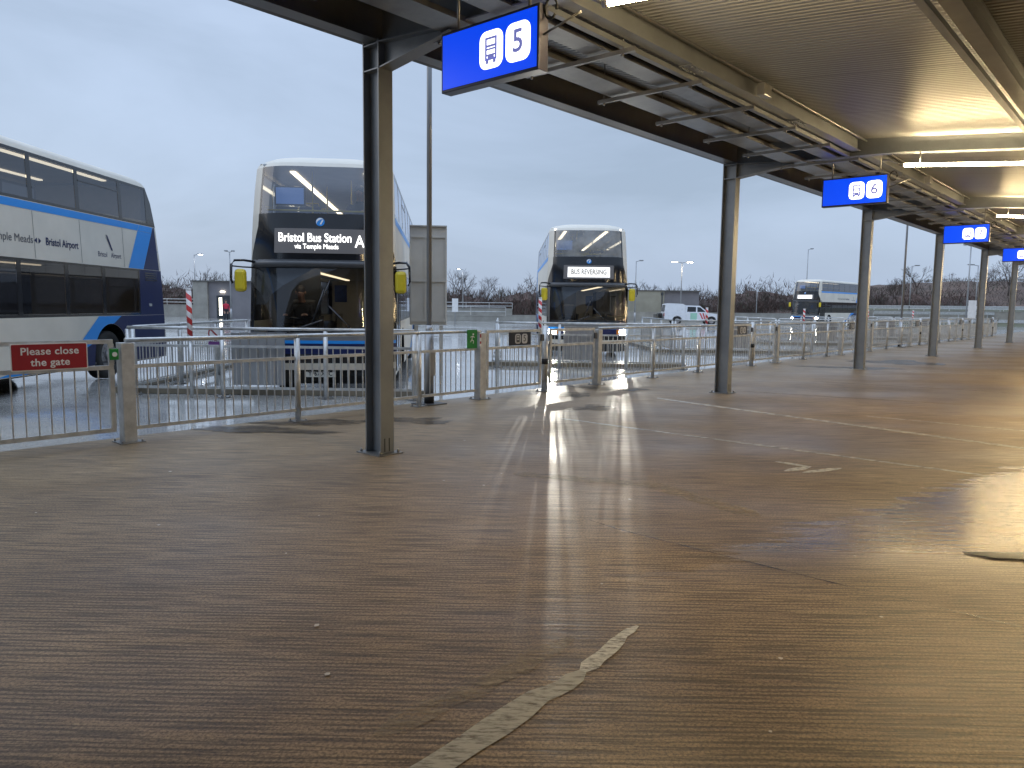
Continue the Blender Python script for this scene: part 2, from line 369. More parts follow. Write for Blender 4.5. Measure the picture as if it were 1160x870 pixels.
# ------------------------------------------------------------------ mesh builder
class MB:
    def __init__(s):
        s.v = []; s.f = []; s.m = []; s.sm = []

    def add(s, verts, faces, mi=0, smooth=False, T=None):
        o = len(s.v)
        for p in verts:
            p = Vector(p)
            s.v.append(T @ p if T is not None else p)
        for f in faces:
            s.f.append(tuple(i + o for i in f)); s.m.append(mi); s.sm.append(smooth)
        return s

    def box(s, lo, hi, mi=0, T=None, ch=0.0):
        x0, y0, z0 = lo; x1, y1, z1 = hi
        if ch <= 0:
            v = [(x0, y0, z0), (x1, y0, z0), (x1, y1, z0), (x0, y1, z0), (x0, y0, z1), (x1, y0, z1), (x1, y1, z1), (x0, y1, z1)]
            f = [(0, 3, 2, 1), (4, 5, 6, 7), (0, 1, 5, 4), (1, 2, 6, 5), (2, 3, 7, 6), (3, 0, 4, 7)]
            return s.add(v, f, mi, False, T)
        bm = bmesh.new()
        bmesh.ops.create_cube(bm, size=1)
        for v in bm.verts:
            v.co = Vector(((x0 + x1) / 2 + v.co.x * (x1 - x0), (y0 + y1) / 2 + v.co.y * (y1 - y0), (z0 + z1) / 2 + v.co.z * (z1 - z0)))
        bmesh.ops.bevel(bm, geom=list(bm.edges), offset=ch, segments=2, profile=0.5, affect='EDGES')
        bm.verts.index_update()
        s.add([v.co.copy() for v in bm.verts], [[v.index for v in f.verts] for f in bm.faces], mi, False, T)
        bm.free()
        return s

    def tube(s, pts, r, n=10, mi=0, caps=True, smooth=True, T=None, r2=None):
        pts = [Vector(p) for p in pts]
        rings = []
        up = Vector((0, 0, 1))
        k = len(pts)
        vs, fs = [], []
        for i, p in enumerate(pts):
            d = (pts[min(i + 1, k - 1)] - pts[max(i - 1, 0)]).normalized()
            a = up if abs(d.dot(up)) < 0.95 else Vector((1, 0, 0))
            u = d.cross(a).normalized(); w = d.cross(u).normalized()
            rr = r if r2 is None else r + (r2 - r) * i / (k - 1)
            for j in range(n):
                t = 2 * pi * (j + 0.5) / n
                vs.append(p + (u * cos(t) + w * sin(t)) * rr)
        for i in range(k - 1):
            for j in range(n):
                a = i * n + j; b = i * n + (j + 1) % n
                fs.append((a, b, b + n, a + n))
        s.add(vs, fs, mi, smooth and n > 4, T)
        if caps:
            o = len(s.v) - len(vs)
            s.f.append(tuple(o + j for j in reversed(range(n)))); s.m.append(mi); s.sm.append(False)
            s.f.append(tuple(o + (k - 1) * n + j for j in range(n))); s.m.append(mi); s.sm.append(False)
        return s

    def bar(s, a, b, w, h, mi=0, T=None):
        """rectangular bar from a to b, w wide (horizontal), h high"""
        a, b = Vector(a), Vector(b)
        d = (b - a).normalized()
        up = Vector((0, 0, 1)) if abs(d.z) < 0.95 else Vector((1, 0, 0))
        u = d.cross(up).normalized() * w / 2; q = u.cross(d).normalized() * h / 2
        v = [a - u - q, a + u - q, a + u + q, a - u + q, b - u - q, b + u - q, b + u + q, b - u + q]
        f = [(0, 1, 2, 3), (7, 6, 5, 4), (1, 0, 4, 5), (2, 1, 5, 6), (3, 2, 6, 7), (0, 3, 7, 4)]
        return s.add(v, f, mi, False, T)

    def prism(s, poly, d0, d1, axis='y', mi=0, T=None):
        """poly of 2D points extruded from d0 to d1 along axis; (a,b) are the other two axes in order"""
        n = len(poly)
        def P(a, b, d):
            return (d, a, b) if axis == 'x' else ((a, d, b) if axis == 'y' else (a, b, d))
        v = [P(a, b, d0) for a, b in poly] + [P(a, b, d1) for a, b in poly]
        f = [tuple(range(n)), tuple(reversed(range(n, 2 * n)))]
        f += [(i, i + n, (i + 1) % n + n, (i + 1) % n) for i in range(n)]
        return s.add(v, f, mi, False, T)

    def ibeam(s, a, b, depth, width, tf=0.012, tw=0.008, mi=0, vert=False):
        a, b = Vector(a), Vector(b)
        if vert:     # web in the YZ plane, flanges facing +-Y
            s.box((a.x - width / 2, a.y - depth / 2, a.z), (a.x + width / 2, a.y - depth / 2 + tf, b.z), mi)
            s.box((a.x - width / 2, a.y + depth / 2 - tf, a.z), (a.x + width / 2, a.y + depth / 2, b.z), mi)
            s.box((a.x - tw / 2, a.y - depth / 2 + tf, a.z), (a.x + tw / 2, a.y + depth / 2 - tf, b.z), mi)
        else:        # a,b at the bottom centre line
            h = Vector((0, 0, 1))
            s.bar(a + h * tf / 2, b + h * tf / 2, width, tf, mi)
            s.bar(a + h * (depth - tf / 2), b + h * (depth - tf / 2), width, tf, mi)
            s.bar(a + h * depth / 2, b + h * depth / 2, tw, depth - 2 * tf, mi)
        return s

    def build(s, name, mats, parent=None, loc=None):
        me = bpy.data.meshes.new(name)
        me.from_pydata([tuple(v) for v in s.v], [], s.f)
        if not isinstance(mats, (list, tuple)): mats = [mats]
        for m in mats: me.materials.append(m)
        me.polygons.foreach_set('material_index', s.m)
        me.polygons.foreach_set('use_smooth', s.sm)
        bm = bmesh.new(); bm.from_mesh(me)
        bmesh.ops.recalc_face_normals(bm, faces=bm.faces)
        bm.to_mesh(me); bm.free()
        me.update()
        o = bpy.data.objects.new(name, me)
        COL.objects.link(o)
        if parent is not None: o.parent = parent
        if loc is not None: o.location = loc
        return o


def tag(o, label, cat, group=None):
    o['label'] = label; o['category'] = cat
    if group: o['group'] = group
    return o


def thing(name, label, cat, loc=(0, 0, 0), rz=0.0, group=None):
    o = bpy.data.objects.new(name, None)
    COL.objects.link(o)
    o.empty_display_size = 0.2
    o.location = loc; o.rotation_euler = (0, 0, rz)
    return tag(o, label, cat, group)


def struct(o, kind='structure'):
    o['kind'] = kind
    return o


def kids(o): return [c for c in bpy.data.objects if c.parent == o]


def copy_tree(o, parent=None, first=True):
    c = o.copy(); COL.objects.link(c)
    c.parent = parent
    if not first: c.matrix_parent_inverse = o.matrix_parent_inverse.copy()
    for ch in kids(o): copy_tree(ch, c, False)
    return c


def text_obj(name, body, size, m, parent, T, align='CENTER', depth=0.002, space=1.0, sx=1.0, bold=0.0):
    cu = bpy.data.curves.new('t', 'FONT')
    cu.body = body; cu.size = size; cu.align_x = align; cu.align_y = 'CENTER'
    cu.extrude = depth; cu.resolution_u = 4; cu.space_character = space; cu.offset = bold
    t = bpy.data.objects.new('t', cu); COL.objects.link(t)
    dg = bpy.context.evaluated_depsgraph_get(); dg.update()
    me = bpy.data.meshes.new_from_object(t.evaluated_get(dg))
    bpy.data.objects.remove(t); bpy.data.curves.remove(cu)
    me.name = name
    me.transform(T @ Matrix.Diagonal((sx, 1, 1, 1)))
    me.materials.clear(); me.materials.append(m)
    o = bpy.data.objects.new(name, me); COL.objects.link(o)
    if parent is not None: o.parent = parent
    return o


def face_T(origin, right, up):
    """matrix whose local x = right, y = up, z = right x up (towards the reader)"""
    r = Vector(right).normalized(); u = Vector(up).normalized(); n = r.cross(u)
    return Matrix(((r.x, u.x, n.x, origin[0]), (r.y, u.y, n.y, origin[1]), (r.z, u.z, n.z, origin[2]), (0, 0, 0, 1)))


def rrect(w, h, r, n=5):
    pts = []
    for cx, cy, a0 in ((w / 2 - r, h / 2 - r, 0), (-w / 2 + r, h / 2 - r, 90), (-w / 2 + r, -h / 2 + r, 180), (w / 2 - r, -h / 2 + r, 270)):
        for i in range(n + 1):
            a = radians(a0 + 90 * i / n)
            pts.append((cx + r * cos(a), cy + r * sin(a)))
    return pts


# ------------------------------------------------------------------ ground
def sheet(name, poly, z, m, kind='structure'):
    b = MB(); b.add([(x, y, z) for x, y in poly], [tuple(range(len(poly)))])
    return struct(b.build(name, m), kind)


PX0, PX1, PY0, PY1 = -30.0, 74.0, -40.0, 8.95
sheet('apron', [(-400, -400), (600, -400), (600, 600), (-400, 600)], -0.006, M['apron'])
sheet('platform', [(PX0, PY0), (PX1, PY0), (PX1, PY1), (PX0, PY1)], 0.0, M['floor'])


def ribbon(name, pts, w, z, m, jitter=0.0, taper=True):
    b = MB(); rnd = random.Random(sum(map(ord, name)) + int(100 * pts[0][0]))
    pts = [Vector((p[0], p[1], 0)) for p in pts]
    fine = []
    for i in range(len(pts) - 1):
        k = max(2, int((pts[i + 1] - pts[i]).length / 0.12))
        for j in range(k): fine.append(pts[i].lerp(pts[i + 1], j / k))
    fine.append(pts[-1])
    vs, fs = [], []
    n = len(fine)
    for i, p in enumerate(fine):
        d = (fine[min(i + 1, n - 1)] - fine[max(i - 1, 0)]).normalized()
        q = Vector((-d.y, d.x, 0))
        ww = w[min(int(i / n * len(w)), len(w) - 1)] if isinstance(w, list) else w
        a = ww / 2 * (1 + rnd.uniform(-jitter, jitter)); c = ww / 2 * (1 + rnd.uniform(-jitter, jitter))
        if taper and i in (0, n - 1): a *= 0.3; c *= 0.3
        vs += [(p.x + q.x * a, p.y + q.y * a, z), (p.x - q.x * c, p.y - q.y * c, z)]
    for i in range(n - 1): fs.append((2 * i, 2 * i + 2, 2 * i + 3, 2 * i + 1))
    b.add(vs, fs)
    return struct(b.build(name, m))


ribbon('floor_line', [(8.21, 6.3), (8.21, 5.36), (8.24, 1.17)], 0.075, 0.004, M['paint_worn'], 0.12)
ribbon('floor_line', [(11.3, 6.6), (11.15, 6.08), (10.23, 1.18), (10.1, -1.5)], 0.13, 0.004, M['paint_worn'], 0.1)
ribbon('floor_line', [(11.65, 3.3), (11.69, 2.5), (11.77, 0.6), (11.8, -1.0)], 0.07, 0.004, M['paint_worn'], 0.15)
ribbon('floor_line', [(13.4, 6.0), (14.3, 2.5)], 0.11, 0.004, M['paint_faint'], 0.2)
ribbon('floor_line', [(16.5, 5.6), (17.2, 2.0)], 0.1, 0.004, M['paint_faint'], 0.2)
ribbon('floor_line', [(20.5, 6.6), (21.8, 3.0)], 0.13, 0.004, M['paint_worn'], 0.2)
ribbon('floor_line', [(5.15, 4.5), (5.67, 3.32), (5.37, 2.23)], 0.2, 0.004, M['paint_faint'], 0.2)
ribbon('floor_joint', [(4.4, 3.1), (4.35, 2.82), (4.33, 1.36), (4.36, 0.2)], 0.014, 0.004, M['stain'], 0.2)
ribbon('floor_mark', [(7.45, 2.95), (7.42, 2.62), (7.06, 2.7)], 0.10, 0.004, M['sealant_pale'], 0.4)
ribbon('floor_mark', [(7.6, 2.35), (7.12, 2.55)], 0.09, 0.004, M['sealant_pale'], 0.4)
ribbon('repair_streak', [(2.52, 1.785), (2.36, 1.765), (2.22, 1.79), (1.94, 1.77), (1.62, 1.76), (1.4, 1.75)], [0.085, 0.10, 0.12, 0.13, 0.12], 0.004, M['sealant'], 0.13)
ribbon('repair_streak', [(3.06, 1.855), (2.92, 1.85), (2.78, 1.815), (2.64, 1.80), (2.5, 1.78)], [0.05, 0.075, 0.075, 0.095], 0.006, M['sealant_pale'], 0.12)
ribbon('floor_stain', [(2.75, 2.02), (2.2, 2.02), (1.6, 2.05)], 0.12, 0.004, M['paint_faint'], 0.3)


def blotch(name, cx, cy, lf, lr, z, m, seed, n=70, rough=0.45):
    """irregular patch, lf long along F, lr along R"""
    rnd = random.Random(seed)
    ph = [rnd.uniform(0, 6.28) for _ in range(8)]
    v = []
    for i in range(n):
        t = 2 * pi * i / n
        k = 1 + rough * sum(sin((j + 2) * t + ph[j]) / (j + 2) for j in range(8)) + rnd.uniform(-0.11, 0.11)
        f, r = lf * k * cos(t), lr * k * sin(t)
        v.append((cx + f * FX + r * FY, cy + f * FY - r * FX))
    return sheet(name, v, z, m)


for i, (x, y, lf, lr) in enumerate([(4.75, 8.35, 0.25, 0.75), (5.6, 8.3, 0.25, 0.6), (9.45, 6.6, 0.3, 0.35), (10.6, 8.0, 0.5, 0.35),
                                    (11.9, 8.0, 0.4, 0.6), (21.2, 6.4, 0.5, 1.2), (24.5, 6.2, 0.8, 1.4), (6.6, 7.6, 0.3, 0.5)]):
    blotch('damp_patch', x, y, lf, lr, 0.008, M['stain'], 30 + i)
# still pools at the right
blotch('puddle', 5.66, 0.585, 0.075, 0.36, 0.010, M['puddle_deep'], 12, 120, 0.22)
blotch('puddle', 8.2, 0.35, 0.16, 0.5, 0.010, M['puddle_deep'], 9, 90, 0.6)

# chewing-gum spots and litter specks
gb = MB()
rg = random.Random(11)
spots = [(3.1, 4.6), (4.5, 4.75), (2.0, 3.0), (5.1, 3.2), (3.4, 2.3), (2.6, 1.0), (3.2, 1.2), (6.9, 6.2), (4.0, 1.0), (4.9, 1.4), (2.2, 5.2), (3.0, 6.8)]
spots += [(rg.uniform(1, 9), rg.uniform(0.4, 7.5)) for _ in range(10)]
for x, y in spots:
    r = rg.uniform(0.006, 0.016)
    a = rg.uniform(0, 3)
    gb.add([(x + r * cos(t * 1.047 + a) * rg.uniform(.7, 1.3), y + r * sin(t * 1.047 + a) * rg.uniform(.7, 1.3), 0.007) for t in range(6)], [tuple(range(6))])
struct(gb.build('gum_spots', M['gum']), 'stuff')

# ------------------------------------------------------------------ canopy
X0, DX, NC = 4.92, 8.0, 8
YC = 6.17
def soff(y): return 4.08 + 0.095 * (y - 1.85)
canopy = thing('bus_station_canopy', 'long grey steel canopy with ribbed metal soffit over the platform', 'canopy', (0, 0, 0))
for i in range(NC):
    x = X0 + DX * i
    b = MB(); b.ibeam((x, YC, 0.012), (x, YC, 4.14), 0.25, 0.175, 0.014, 0.012, vert=True)
    # stiffener plates across the web
    for zz in (3.86, 4.10):
        b.box((x - 0.085, YC - 0.111, zz), (x + 0.085, YC + 0.111, zz + 0.012))
    c = b.build('column', M['frame'], canopy)
    b = MB(); b.box((x - 0.16, YC - 0.19, 0.0), (x + 0.16, YC + 0.19, 0.012))
    for sx in (-1, 1):
        for sy in (-1, 1): b.tube([(x + sx * 0.12, YC + sy * 0.155, 0.012), (x + sx * 0.12, YC + sy * 0.155, 0.045)], 0.014, 6)
    b.build('base_plate', M['steel'], c)
    b = MB()
    for zz, k in ((0.02, -0.03), (0.02, 0.03)):
        b.box((x - 0.012 + k, YC - 0.1275, 0.03), (x + 0.000 + k, YC - 0.1255, 0.17))
    b.build('drain_slot', M['door_dark'], c)
    # tapered haunch up to the rafter
    b = MB()
    b.prism([(YC - 0.126, 3.87), (YC - 0.126, 4.12), (5.05, 4.09), (5.05, 4.0)], x - 0.006, x + 0.006, 'x')
    b.add([(x - .08, YC - 0.126, 3.862), (x + .08, YC - 0.126, 3.862), (x + .08, 5.05, 3.992), (x - .08, 5.05, 3.992),
           (x - .08, YC - 0.126, 3.876), (x + .08, YC - 0.126, 3.876), (x + .08, 5.05, 4.006), (x - .08, 5.05, 4.006)],
          [(0, 1, 2, 3), (4, 7, 6, 5), (0, 4, 5, 1), (1, 5, 6, 2), (2, 6, 7, 3), (3, 7, 4, 0)])
    b.build('haunch', M['frame'], canopy)
for i in range(-2, NC + 1):
    x = X0 + DX * i
    b = MB()
    b.ibeam((x, YC - 0.13, soff(YC - .13) - 0.37), (x, 3.5, soff(3.5) - 0.25), 0.245, 0.15, 0.012, 0.008)
    b.v = []; b.f = []; b.m = []; b.sm = []
    ys = [YC - 0.09, 5.0, 3.5, 1.0, -3.0, -9.0]
    bot = [soff(y) - d for y, d in zip(ys, (0.36, 0.33, 0.235, 0.215, 0.215, 0.215))]
    for k in range(len(ys) - 1):
        a, c = (ys[k], bot[k]), (ys[k + 1], bot[k + 1])
        ta, tc_ = soff(a[0]) - 0.004, soff(c[0]) - 0.004
        b.prism([(a[0], a[1]), (c[0], c[1]), (c[0], tc_), (a[0], ta)], x - 0.006, x + 0.006, 'x')
        b.prism([(a[0], a[1] - 0.012), (c[0], c[1] - 0.012), (c[0], c[1]), (a[0], a[1])], x - 0.085, x + 0.085, 'x')
    b.build('rafter', M['frame'], canopy)
xa, xb = PX0 + 1.0, PX1 - 2.0
b = MB()
b.ibeam((xa, YC, 4.14), (xb, YC, 4.14), 0.42, 0.17, 0.014, 0.009)
b.box((xa, YC - 0.02, 4.562), (xb, YC + 0.30, 4.60))
b.build('edge_beam', M['frame'], canopy)
b = MB()
gp = [(YC + 0.09, 4.20), (YC + 0.30, 4.20), (YC + 0.32, 4.24), (YC + 0.32, 4.56), (YC + 0.30, 4.56), (YC + 0.30, 4.25), (YC + 0.28, 4.22), (YC + 0.09, 4.22)]
b.prism(gp, xa, xb, 'x')
b.build('gutter', M['frame_dark'], canopy)
for (y, dz) in ((4.02, 0.215), (1.42, 0.22), (-2.2, 0.22), (-6.0, 0.22)):
    z0 = soff(y) - dz
    b = MB()
    # stop the beam either side of each rafter so steel never overlaps
    xs = [xa] + [X0 + DX * i for i in range(-2, NC + 1)] + [xb]
    for k in range(len(xs) - 1):
        s0 = xs[k] + (0.09 if k > 0 else 0); s1 = xs[k + 1] - (0.09 if k < len(xs) - 2 else 0)
        if s1 - s0 < 0.3: continue
        b.ibeam((s0, y, z0), (s1, y, z0), dz - 0.006, 0.14, 0.012, 0.03)
        b.bar((s0, y + 0.13, z0 - 0.035), (s1, y + 0.13, z0 - 0.035), 0.06, 0.05, 0)
    b.build('longitudinal_beam', M['frame'], canopy)
# profiled deck, one sheet with thickness
b = MB()
vs, fs = [], []
x = xa; k = 0; pr = []
while x < xb - 0.14:
    pr += [(x, 0.0), (x + 0.030, 0.0), (x + 0.040, 0.010), (x + 0.070, 0.010)]; x += 0.08
ya, yb = YC + 0.28, -9.4
for px_, h_ in pr: vs += [(px_, ya, soff(ya) + h_), (px_, yb, soff(yb) + h_)]
for i in range(len(pr) - 1): fs.append((2 * i, 2 * i + 1, 2 * i + 3, 2 * i + 2))
b.add(vs, fs, 0)
b.prism([(YC + 0.30, soff(YC + 0.3) + 0.03), (-9.5, soff(-9.5) + 0.03), (-9.5, soff(-9.5) + 0.10), (YC + 0.30, soff(YC + 0.30) + 0.10)], xa, xb, 'x')
o = b.build('roof_deck', M['soffit'], canopy)
# unseen roof added behind the camera to keep stray daylight out
b = MB(); zv = soff(-9.5) + 0.03
b.prism([(-9.52, zv), (-38.0, zv + 1.6), (-38.0, zv + 1.7), (-9.52, zv + 0.10)], xa, xb, 'x')
b.build('roof_deck', M['blocker_roof'], canopy)
# purlin strips and cable trays in the outer bay, on hanging channels
for y, w in ((5.55, 0.06), (4.72, 0.06)):
    b = MB(); z = soff(y)
    b.box((xa, y - w, z - 0.09), (xb, y + w, z - 0.005))
    b.build('purlin', M['frame_dark'], canopy)
for y, w in ((5.02, 0.17), (4.42, 0.12)):
    b = MB(); z = 4.015
    b.box((xa, y - w, z), (xb, y + w, z + 0.004)); b.box((xa, y - w, z + 0.004), (xa + (xb - xa), y - w + 0.004, z + 0.05)); b.box((xa, y + w - 0.004, z + 0.004), (xb, y + w, z + 0.05))
    b.build('cable_tray', M['steel'], canopy)
b = MB()
for k, y in enumerate((4.36, 4.44, 4.95, 5.05)):
    b.tube([(xa, y, 4.045 + 0.004 * k), (xb, y, 4.045 + 0.004 * k)], 0.022, 6)
b.build('cable_bundle', M['rubber'], canopy)
k = 0
x = 6.25 - 8 * 1.3333
while x < 62:
    if abs((x - X0) % DX) > 0.2:
        b = MB()
        b.bar((x, 4.0, 3.975), (x, 5.35, 3.975), 0.041, 0.041)
        for y in (4.14, 5.27):
            b.tube([(x, y, 3.955), (x, y, soff(y) + 0.02)], 0.006, 6)
            b.tube([(x, y, 3.93), (x, y, 3.955)], 0.014, 6)
        b.build('tray_hanger', M['steel'], canopy)
        k += 1
    x += 1.3333

for i in range(0, NC - 1):
    for k, fx in enumerate((0.31, 0.68)):
        x = X0 + DX * (i + fx); y = 4.02; z0 = soff(y) - 0.215
        b = MB(); b.box((x - 0.16, y - 0.078, z0 - 0.012), (x + 0.16, y + 0.078, z0 - 0.0005))
        for sx in (-0.12, -0.04, 0.04, 0.12):
            for sy in (-0.05, 0.05): b.tube([(x + sx, y + sy, z0 - 0.03), (x + sx, y + sy, z0 - 0.0125)], 0.013, 6)
        b.build('splice_plate', M['frame'], canopy)
    x = X0 + DX * (i + 0.5)
    b = MB(); b.box((x - 0.11, 3.84, soff(3.9) - 0.20), (x + 0.11, 3.93, soff(3.9) - 0.06), ch=0.008); b.build('junction_box', M['bumper_grey'], canopy)
b = MB(); b.tube([(xa, 3.90, soff(3.9) - 0.045), (xb, 3.90, soff(3.9) - 0.045)], 0.014, 6); b.build('conduit', M['steel'], canopy)

# tube lights slung under the rafters
NTH = ['first', 'second', 'third', 'fourth', 'fifth', 'sixth', 'seventh', 'eighth', 'ninth']
def tube_light(x, y0, y1, label):
    t = thing('tube_light', label, 'light', (x, y0, soff(y0) - 0.45), 0, 'tube lights under the canopy rafters')
    dz = soff(y1) - soff(y0); dy = y1 - y0
    b = MB(); b.tube([(0, 0, 0), (0, dy, dz)], 0.024, 12)
    b.build('diffuser', M['tube'], t)
    b = MB()
    u = Vector((0, dy, dz)).normalized()
    b.tube([u * -0.05, u * -0.0005], 0.027, 12); b.tube([Vector((0, dy, dz)) + u * 0.0005, Vector((0, dy, dz)) + u * 0.05], 0.027, 12)
    b.build('end_cap', M['tube_end'], t)
    b = MB()
    for q in (0.12, 0.88):
        p = Vector((0, dy * q, dz * q)); b.tube([p + Vector((0, 0, 0.03)), p + Vector((0, 0, 0.22))], 0.008, 6)
    b.build('hanger', M['steel'], t)
    b = MB()
    pts = [u * -0.05, (0, 0.12, 0.05), (0, 0.22, 0.10), (0, 0.32, 0.11)]
    b.tube(pts, 0.012, 6)
    b.build('conduit', M['steel'], t)
    return t


for i in range(0, 8):
    x = 4.75 + 8 * i
    if i == 0: wh = 'glowing white tube light cut by the top edge, right of blue sign 5'
    elif i == 1: wh = 'long glowing white tube light at the right edge, above blue sign 6'
    elif i == 2: wh = 'glowing white tube light at the right edge, above blue sign 7'
    else: wh = f'{NTH[i]} lit tube light along the canopy, small in the distance'
    tube_light(x, 3.28, 1.50, wh)
    if i: tube_light(x, 0.9, -0.9, 'inner ' + wh.replace('cut by the top edge, right of', 'overhead, right of'))

# ------------------------------------------------------------------ blue bay signs
def bus_icon(b, T, s, mi=0, t=0.06):
    """line drawing of a double-decker front, height s"""
    w = s * 0.62
    def ln(x0, y0, x1, y1, th=t):
        b.box((min(x0, x1) - th * s / 2, min(y0, y1) - th * s / 2, 0.0), (max(x0, x1) + th * s / 2, max(y0, y1) + th * s / 2, 0.003), mi, T)
    y0, y1 = -s * 0.42, s * 0.5
    ln(-w / 2, y0, -w / 2, y1); ln(w / 2, y0, w / 2, y1)
    ln(-w / 2, y1, w / 2, y1); ln(-w / 2, y0, w / 2, y0)
    ln(-w / 2, s * 0.16, w / 2, s * 0.16); ln(-w / 2, s * 0.02, w / 2, s * 0.02, t * 0.8)
    ln(-w / 2, -s * 0.24, w / 2, -s * 0.24, t * 0.8)
    ln(-w * 0.36, y0 - s * 0.05, -w * 0.36, y0 - s * 0.11, t * 1.6); ln(w * 0.36, y0 - s * 0.05, w * 0.36, y0 - s * 0.11, t * 1.6)
    ln(-w * 0.2, -s * 0.34, w * 0.2, -s * 0.34, t * 1.3)


for n in range(4):
    num = 5 + n
    x = 4.48 + 9 * n - (0.06 if n else 0)
    yc, w, z0, h = 4.19, 1.02, 3.31, 0.45
    where = {5: 'nearest and largest, under the canopy edge', 6: 'in front of the third column', 7: 'beside the fourth column', 8: 'cut off by the right edge'}[num]
    t = thing('bay_sign', f'backlit blue sign with bus symbol and {num}, {where}', 'sign', (x, yc, z0), 0, 'backlit blue bay signs')
    b = MB(); b.box((-0.055, -w / 2 - 0.012, -0.012), (0.055, w / 2 + 0.012, h + 0.012), ch=0.006); b.build('case', M['sign_case'], t)
    for side in (-1, 1):
        T = face_T((side * 0.056, 0, h / 2), (0, side, 0), (0, 0, 1))
        b = MB(); b.box((-w / 2 + 0.008, -h / 2 + 0.012, 0), (w / 2 - 0.008, h / 2 - 0.012, 0.003), T=T); p = b.build('face', M['sign_blue'], t)
        for dx, nm in ((-0.005, 'symbol'), (0.27, 'number')):
            T2 = T @ Matrix.Translation((dx + 0.05, 0, 0.0035))
            b = MB(); b.prism([(a, c) for a, c in rrect(0.245, 0.285, 0.07)], 0, 0.003, 'z', T=T2)
            b.build('lit_square', M['sign_white'], p)
            T3 = T2 @ Matrix.Translation((0, 0, 0.0035))
            if nm == 'symbol':
                b = MB(); bus_icon(b, T3, 0.17, t=0.10); b.build('bus_symbol', M['sign_ink'], p)
            else:
                text_obj('bay_number', str(num), 0.235, M['sign_ink'], p, T3, depth=0.001, bold=0.003)
    b = MB()
    for y in (-0.38, 0.38): b.tube([(0, y, h + 0.012), (0, y, soff(yc + y) - z0 + 0.02)], 0.012, 8)
    b.build('hanger', M['steel'], t)
    b = MB()
    ring = [(-0.0, -w / 2 - 0.02 - 0.055 - 0.055 * cos(a), h - 0.03 + 0.075 * sin(a)) for a in [2 * pi * k / 14 - 0.3 for k in range(14)]]
    b.tube(ring, 0.010, 6)
    b.build('cable', M['rubber'], t)
    b = MB(); b.tube([(0.0, -w / 2 - 0.012, h * 0.55), (0.04, -w / 2 - 0.32, h * 0.55 + 0.10)], 0.010, 6); b.build('conduit', M['steel'], t)

# ------------------------------------------------------------------ railings
ZT, ZM, ZB = 1.13, 0.84, 0.155
def bars(b, p0, p1, z0=ZB, z1=ZM, gap=0.112, w=0.017):
    p0, p1 = Vector(p0), Vector(p1)
    L = (p1 - p0).length; n = max(2, int(L / gap))
    for i in range(1, n):
        p = p0.lerp(p1, i / n)
        b.tube([(p.x, p.y, z0), (p.x, p.y, z1)], w / 2, 5, caps=False)


def post(name, p, r, h, parent, square=False, band=False):
    b = MB()
    if square: b.box((p[0] - r, p[1] - r, 0.012), (p[0] + r, p[1] + r, h), ch=0.006)
    else: b.tube([(p[0], p[1], 0.012), (p[0], p[1], h)], r, 14)
    o = b.build(name, M['rail'], parent)
    b = MB(); q = r + 0.06
    b.box((p[0] - q, p[1] - q, 0.0), (p[0] + q, p[1] + q, 0.012))
    for sx in (-1, 1):
        for sy in (-1, 1): b.tube([(p[0] + sx * (q - .025), p[1] + sy * (q - .025), 0.012), (p[0] + sx * (q - .025), p[1] + sy * (q - .025), 0.04)], 0.011, 6)
    b.build('base_plate', M['steel'], o)
    if band:
        b = MB()
        if square: b.box((p[0] - r - .004, p[1] - r - .004, 0.50), (p[0] + r + .004, p[1] + r + .004, 0.60))
        else: b.tube([(p[0], p[1], 0.50), (p[0], p[1], 0.60)], r + 0.004, 14)
        b.build('lock_band', M['rubber'], o)
    return o


def railing(label, pts, group, inner=None, screen=None, thick=()):
    """posts at every point, three rails and an infill of bars between them"""
    t = thing('guard_railing', label, 'railing', (pts[0][0], pts[0][1], 0), 0, group)
    o = Vector((pts[0][0], pts[0][1], 0))
    P = [Vector((p[0], p[1], 0)) - o for p in pts]
    for i, p in enumerate(P): post('post', p, 0.07 if i in thick else 0.038, ZT - 0.026, t, square=(i in thick))
    def lv(z): return [Vector((p.x, p.y, z)) for p in P]
    b = MB()
    for a, c in zip(lv(ZT), lv(ZT)[1:]): b.tube([a, c], 0.026, 10)
    b.build('top_rail', M['rail'], t)
    b = MB(); b2 = MB()
    for a, c in zip(lv(0), lv(0)[1:]):
        d = (c - a).normalized() * 0.04
        for z, q in ((ZM, b), (ZB, b2)):
            q.bar(a + d + Vector((0, 0, z)), c - d + Vector((0, 0, z)), 0.04, 0.04)
    b.build('middle_rail', M['rail'], t); b2.build('bottom_rail', M['rail'], t)
    for a, c in zip(P, P[1:]):
        b = MB(); bars(b, a, c, ZB + .015, ZM - .015); b.build('bar_panel', M['rail'], t)
    if screen:
        (s0, s1, off) = screen
        s0 = Vector((s0[0], s0[1], 0)) - o; s1 = Vector((s1[0], s1[1], 0)) - o
        d = (s1 - s0).normalized(); nrm = Vector((-d.y, d.x, 0))
        b = MB(); b.bar(s0 + Vector((0, 0, 0.63)), s1 + Vector((0, 0, 0.63)), 0.03, 0.86)
        for k in range(1, 6):
            q = s0.lerp(s1, k / 6); b.bar(q + Vector((0, 0, 0.2)) + nrm * -0.02, q + Vector((0, 0, 1.06)) + nrm * -0.02, 0.012, 0.02)
        b.build('screen_panel', M['bumper_grey'], t)
    return t


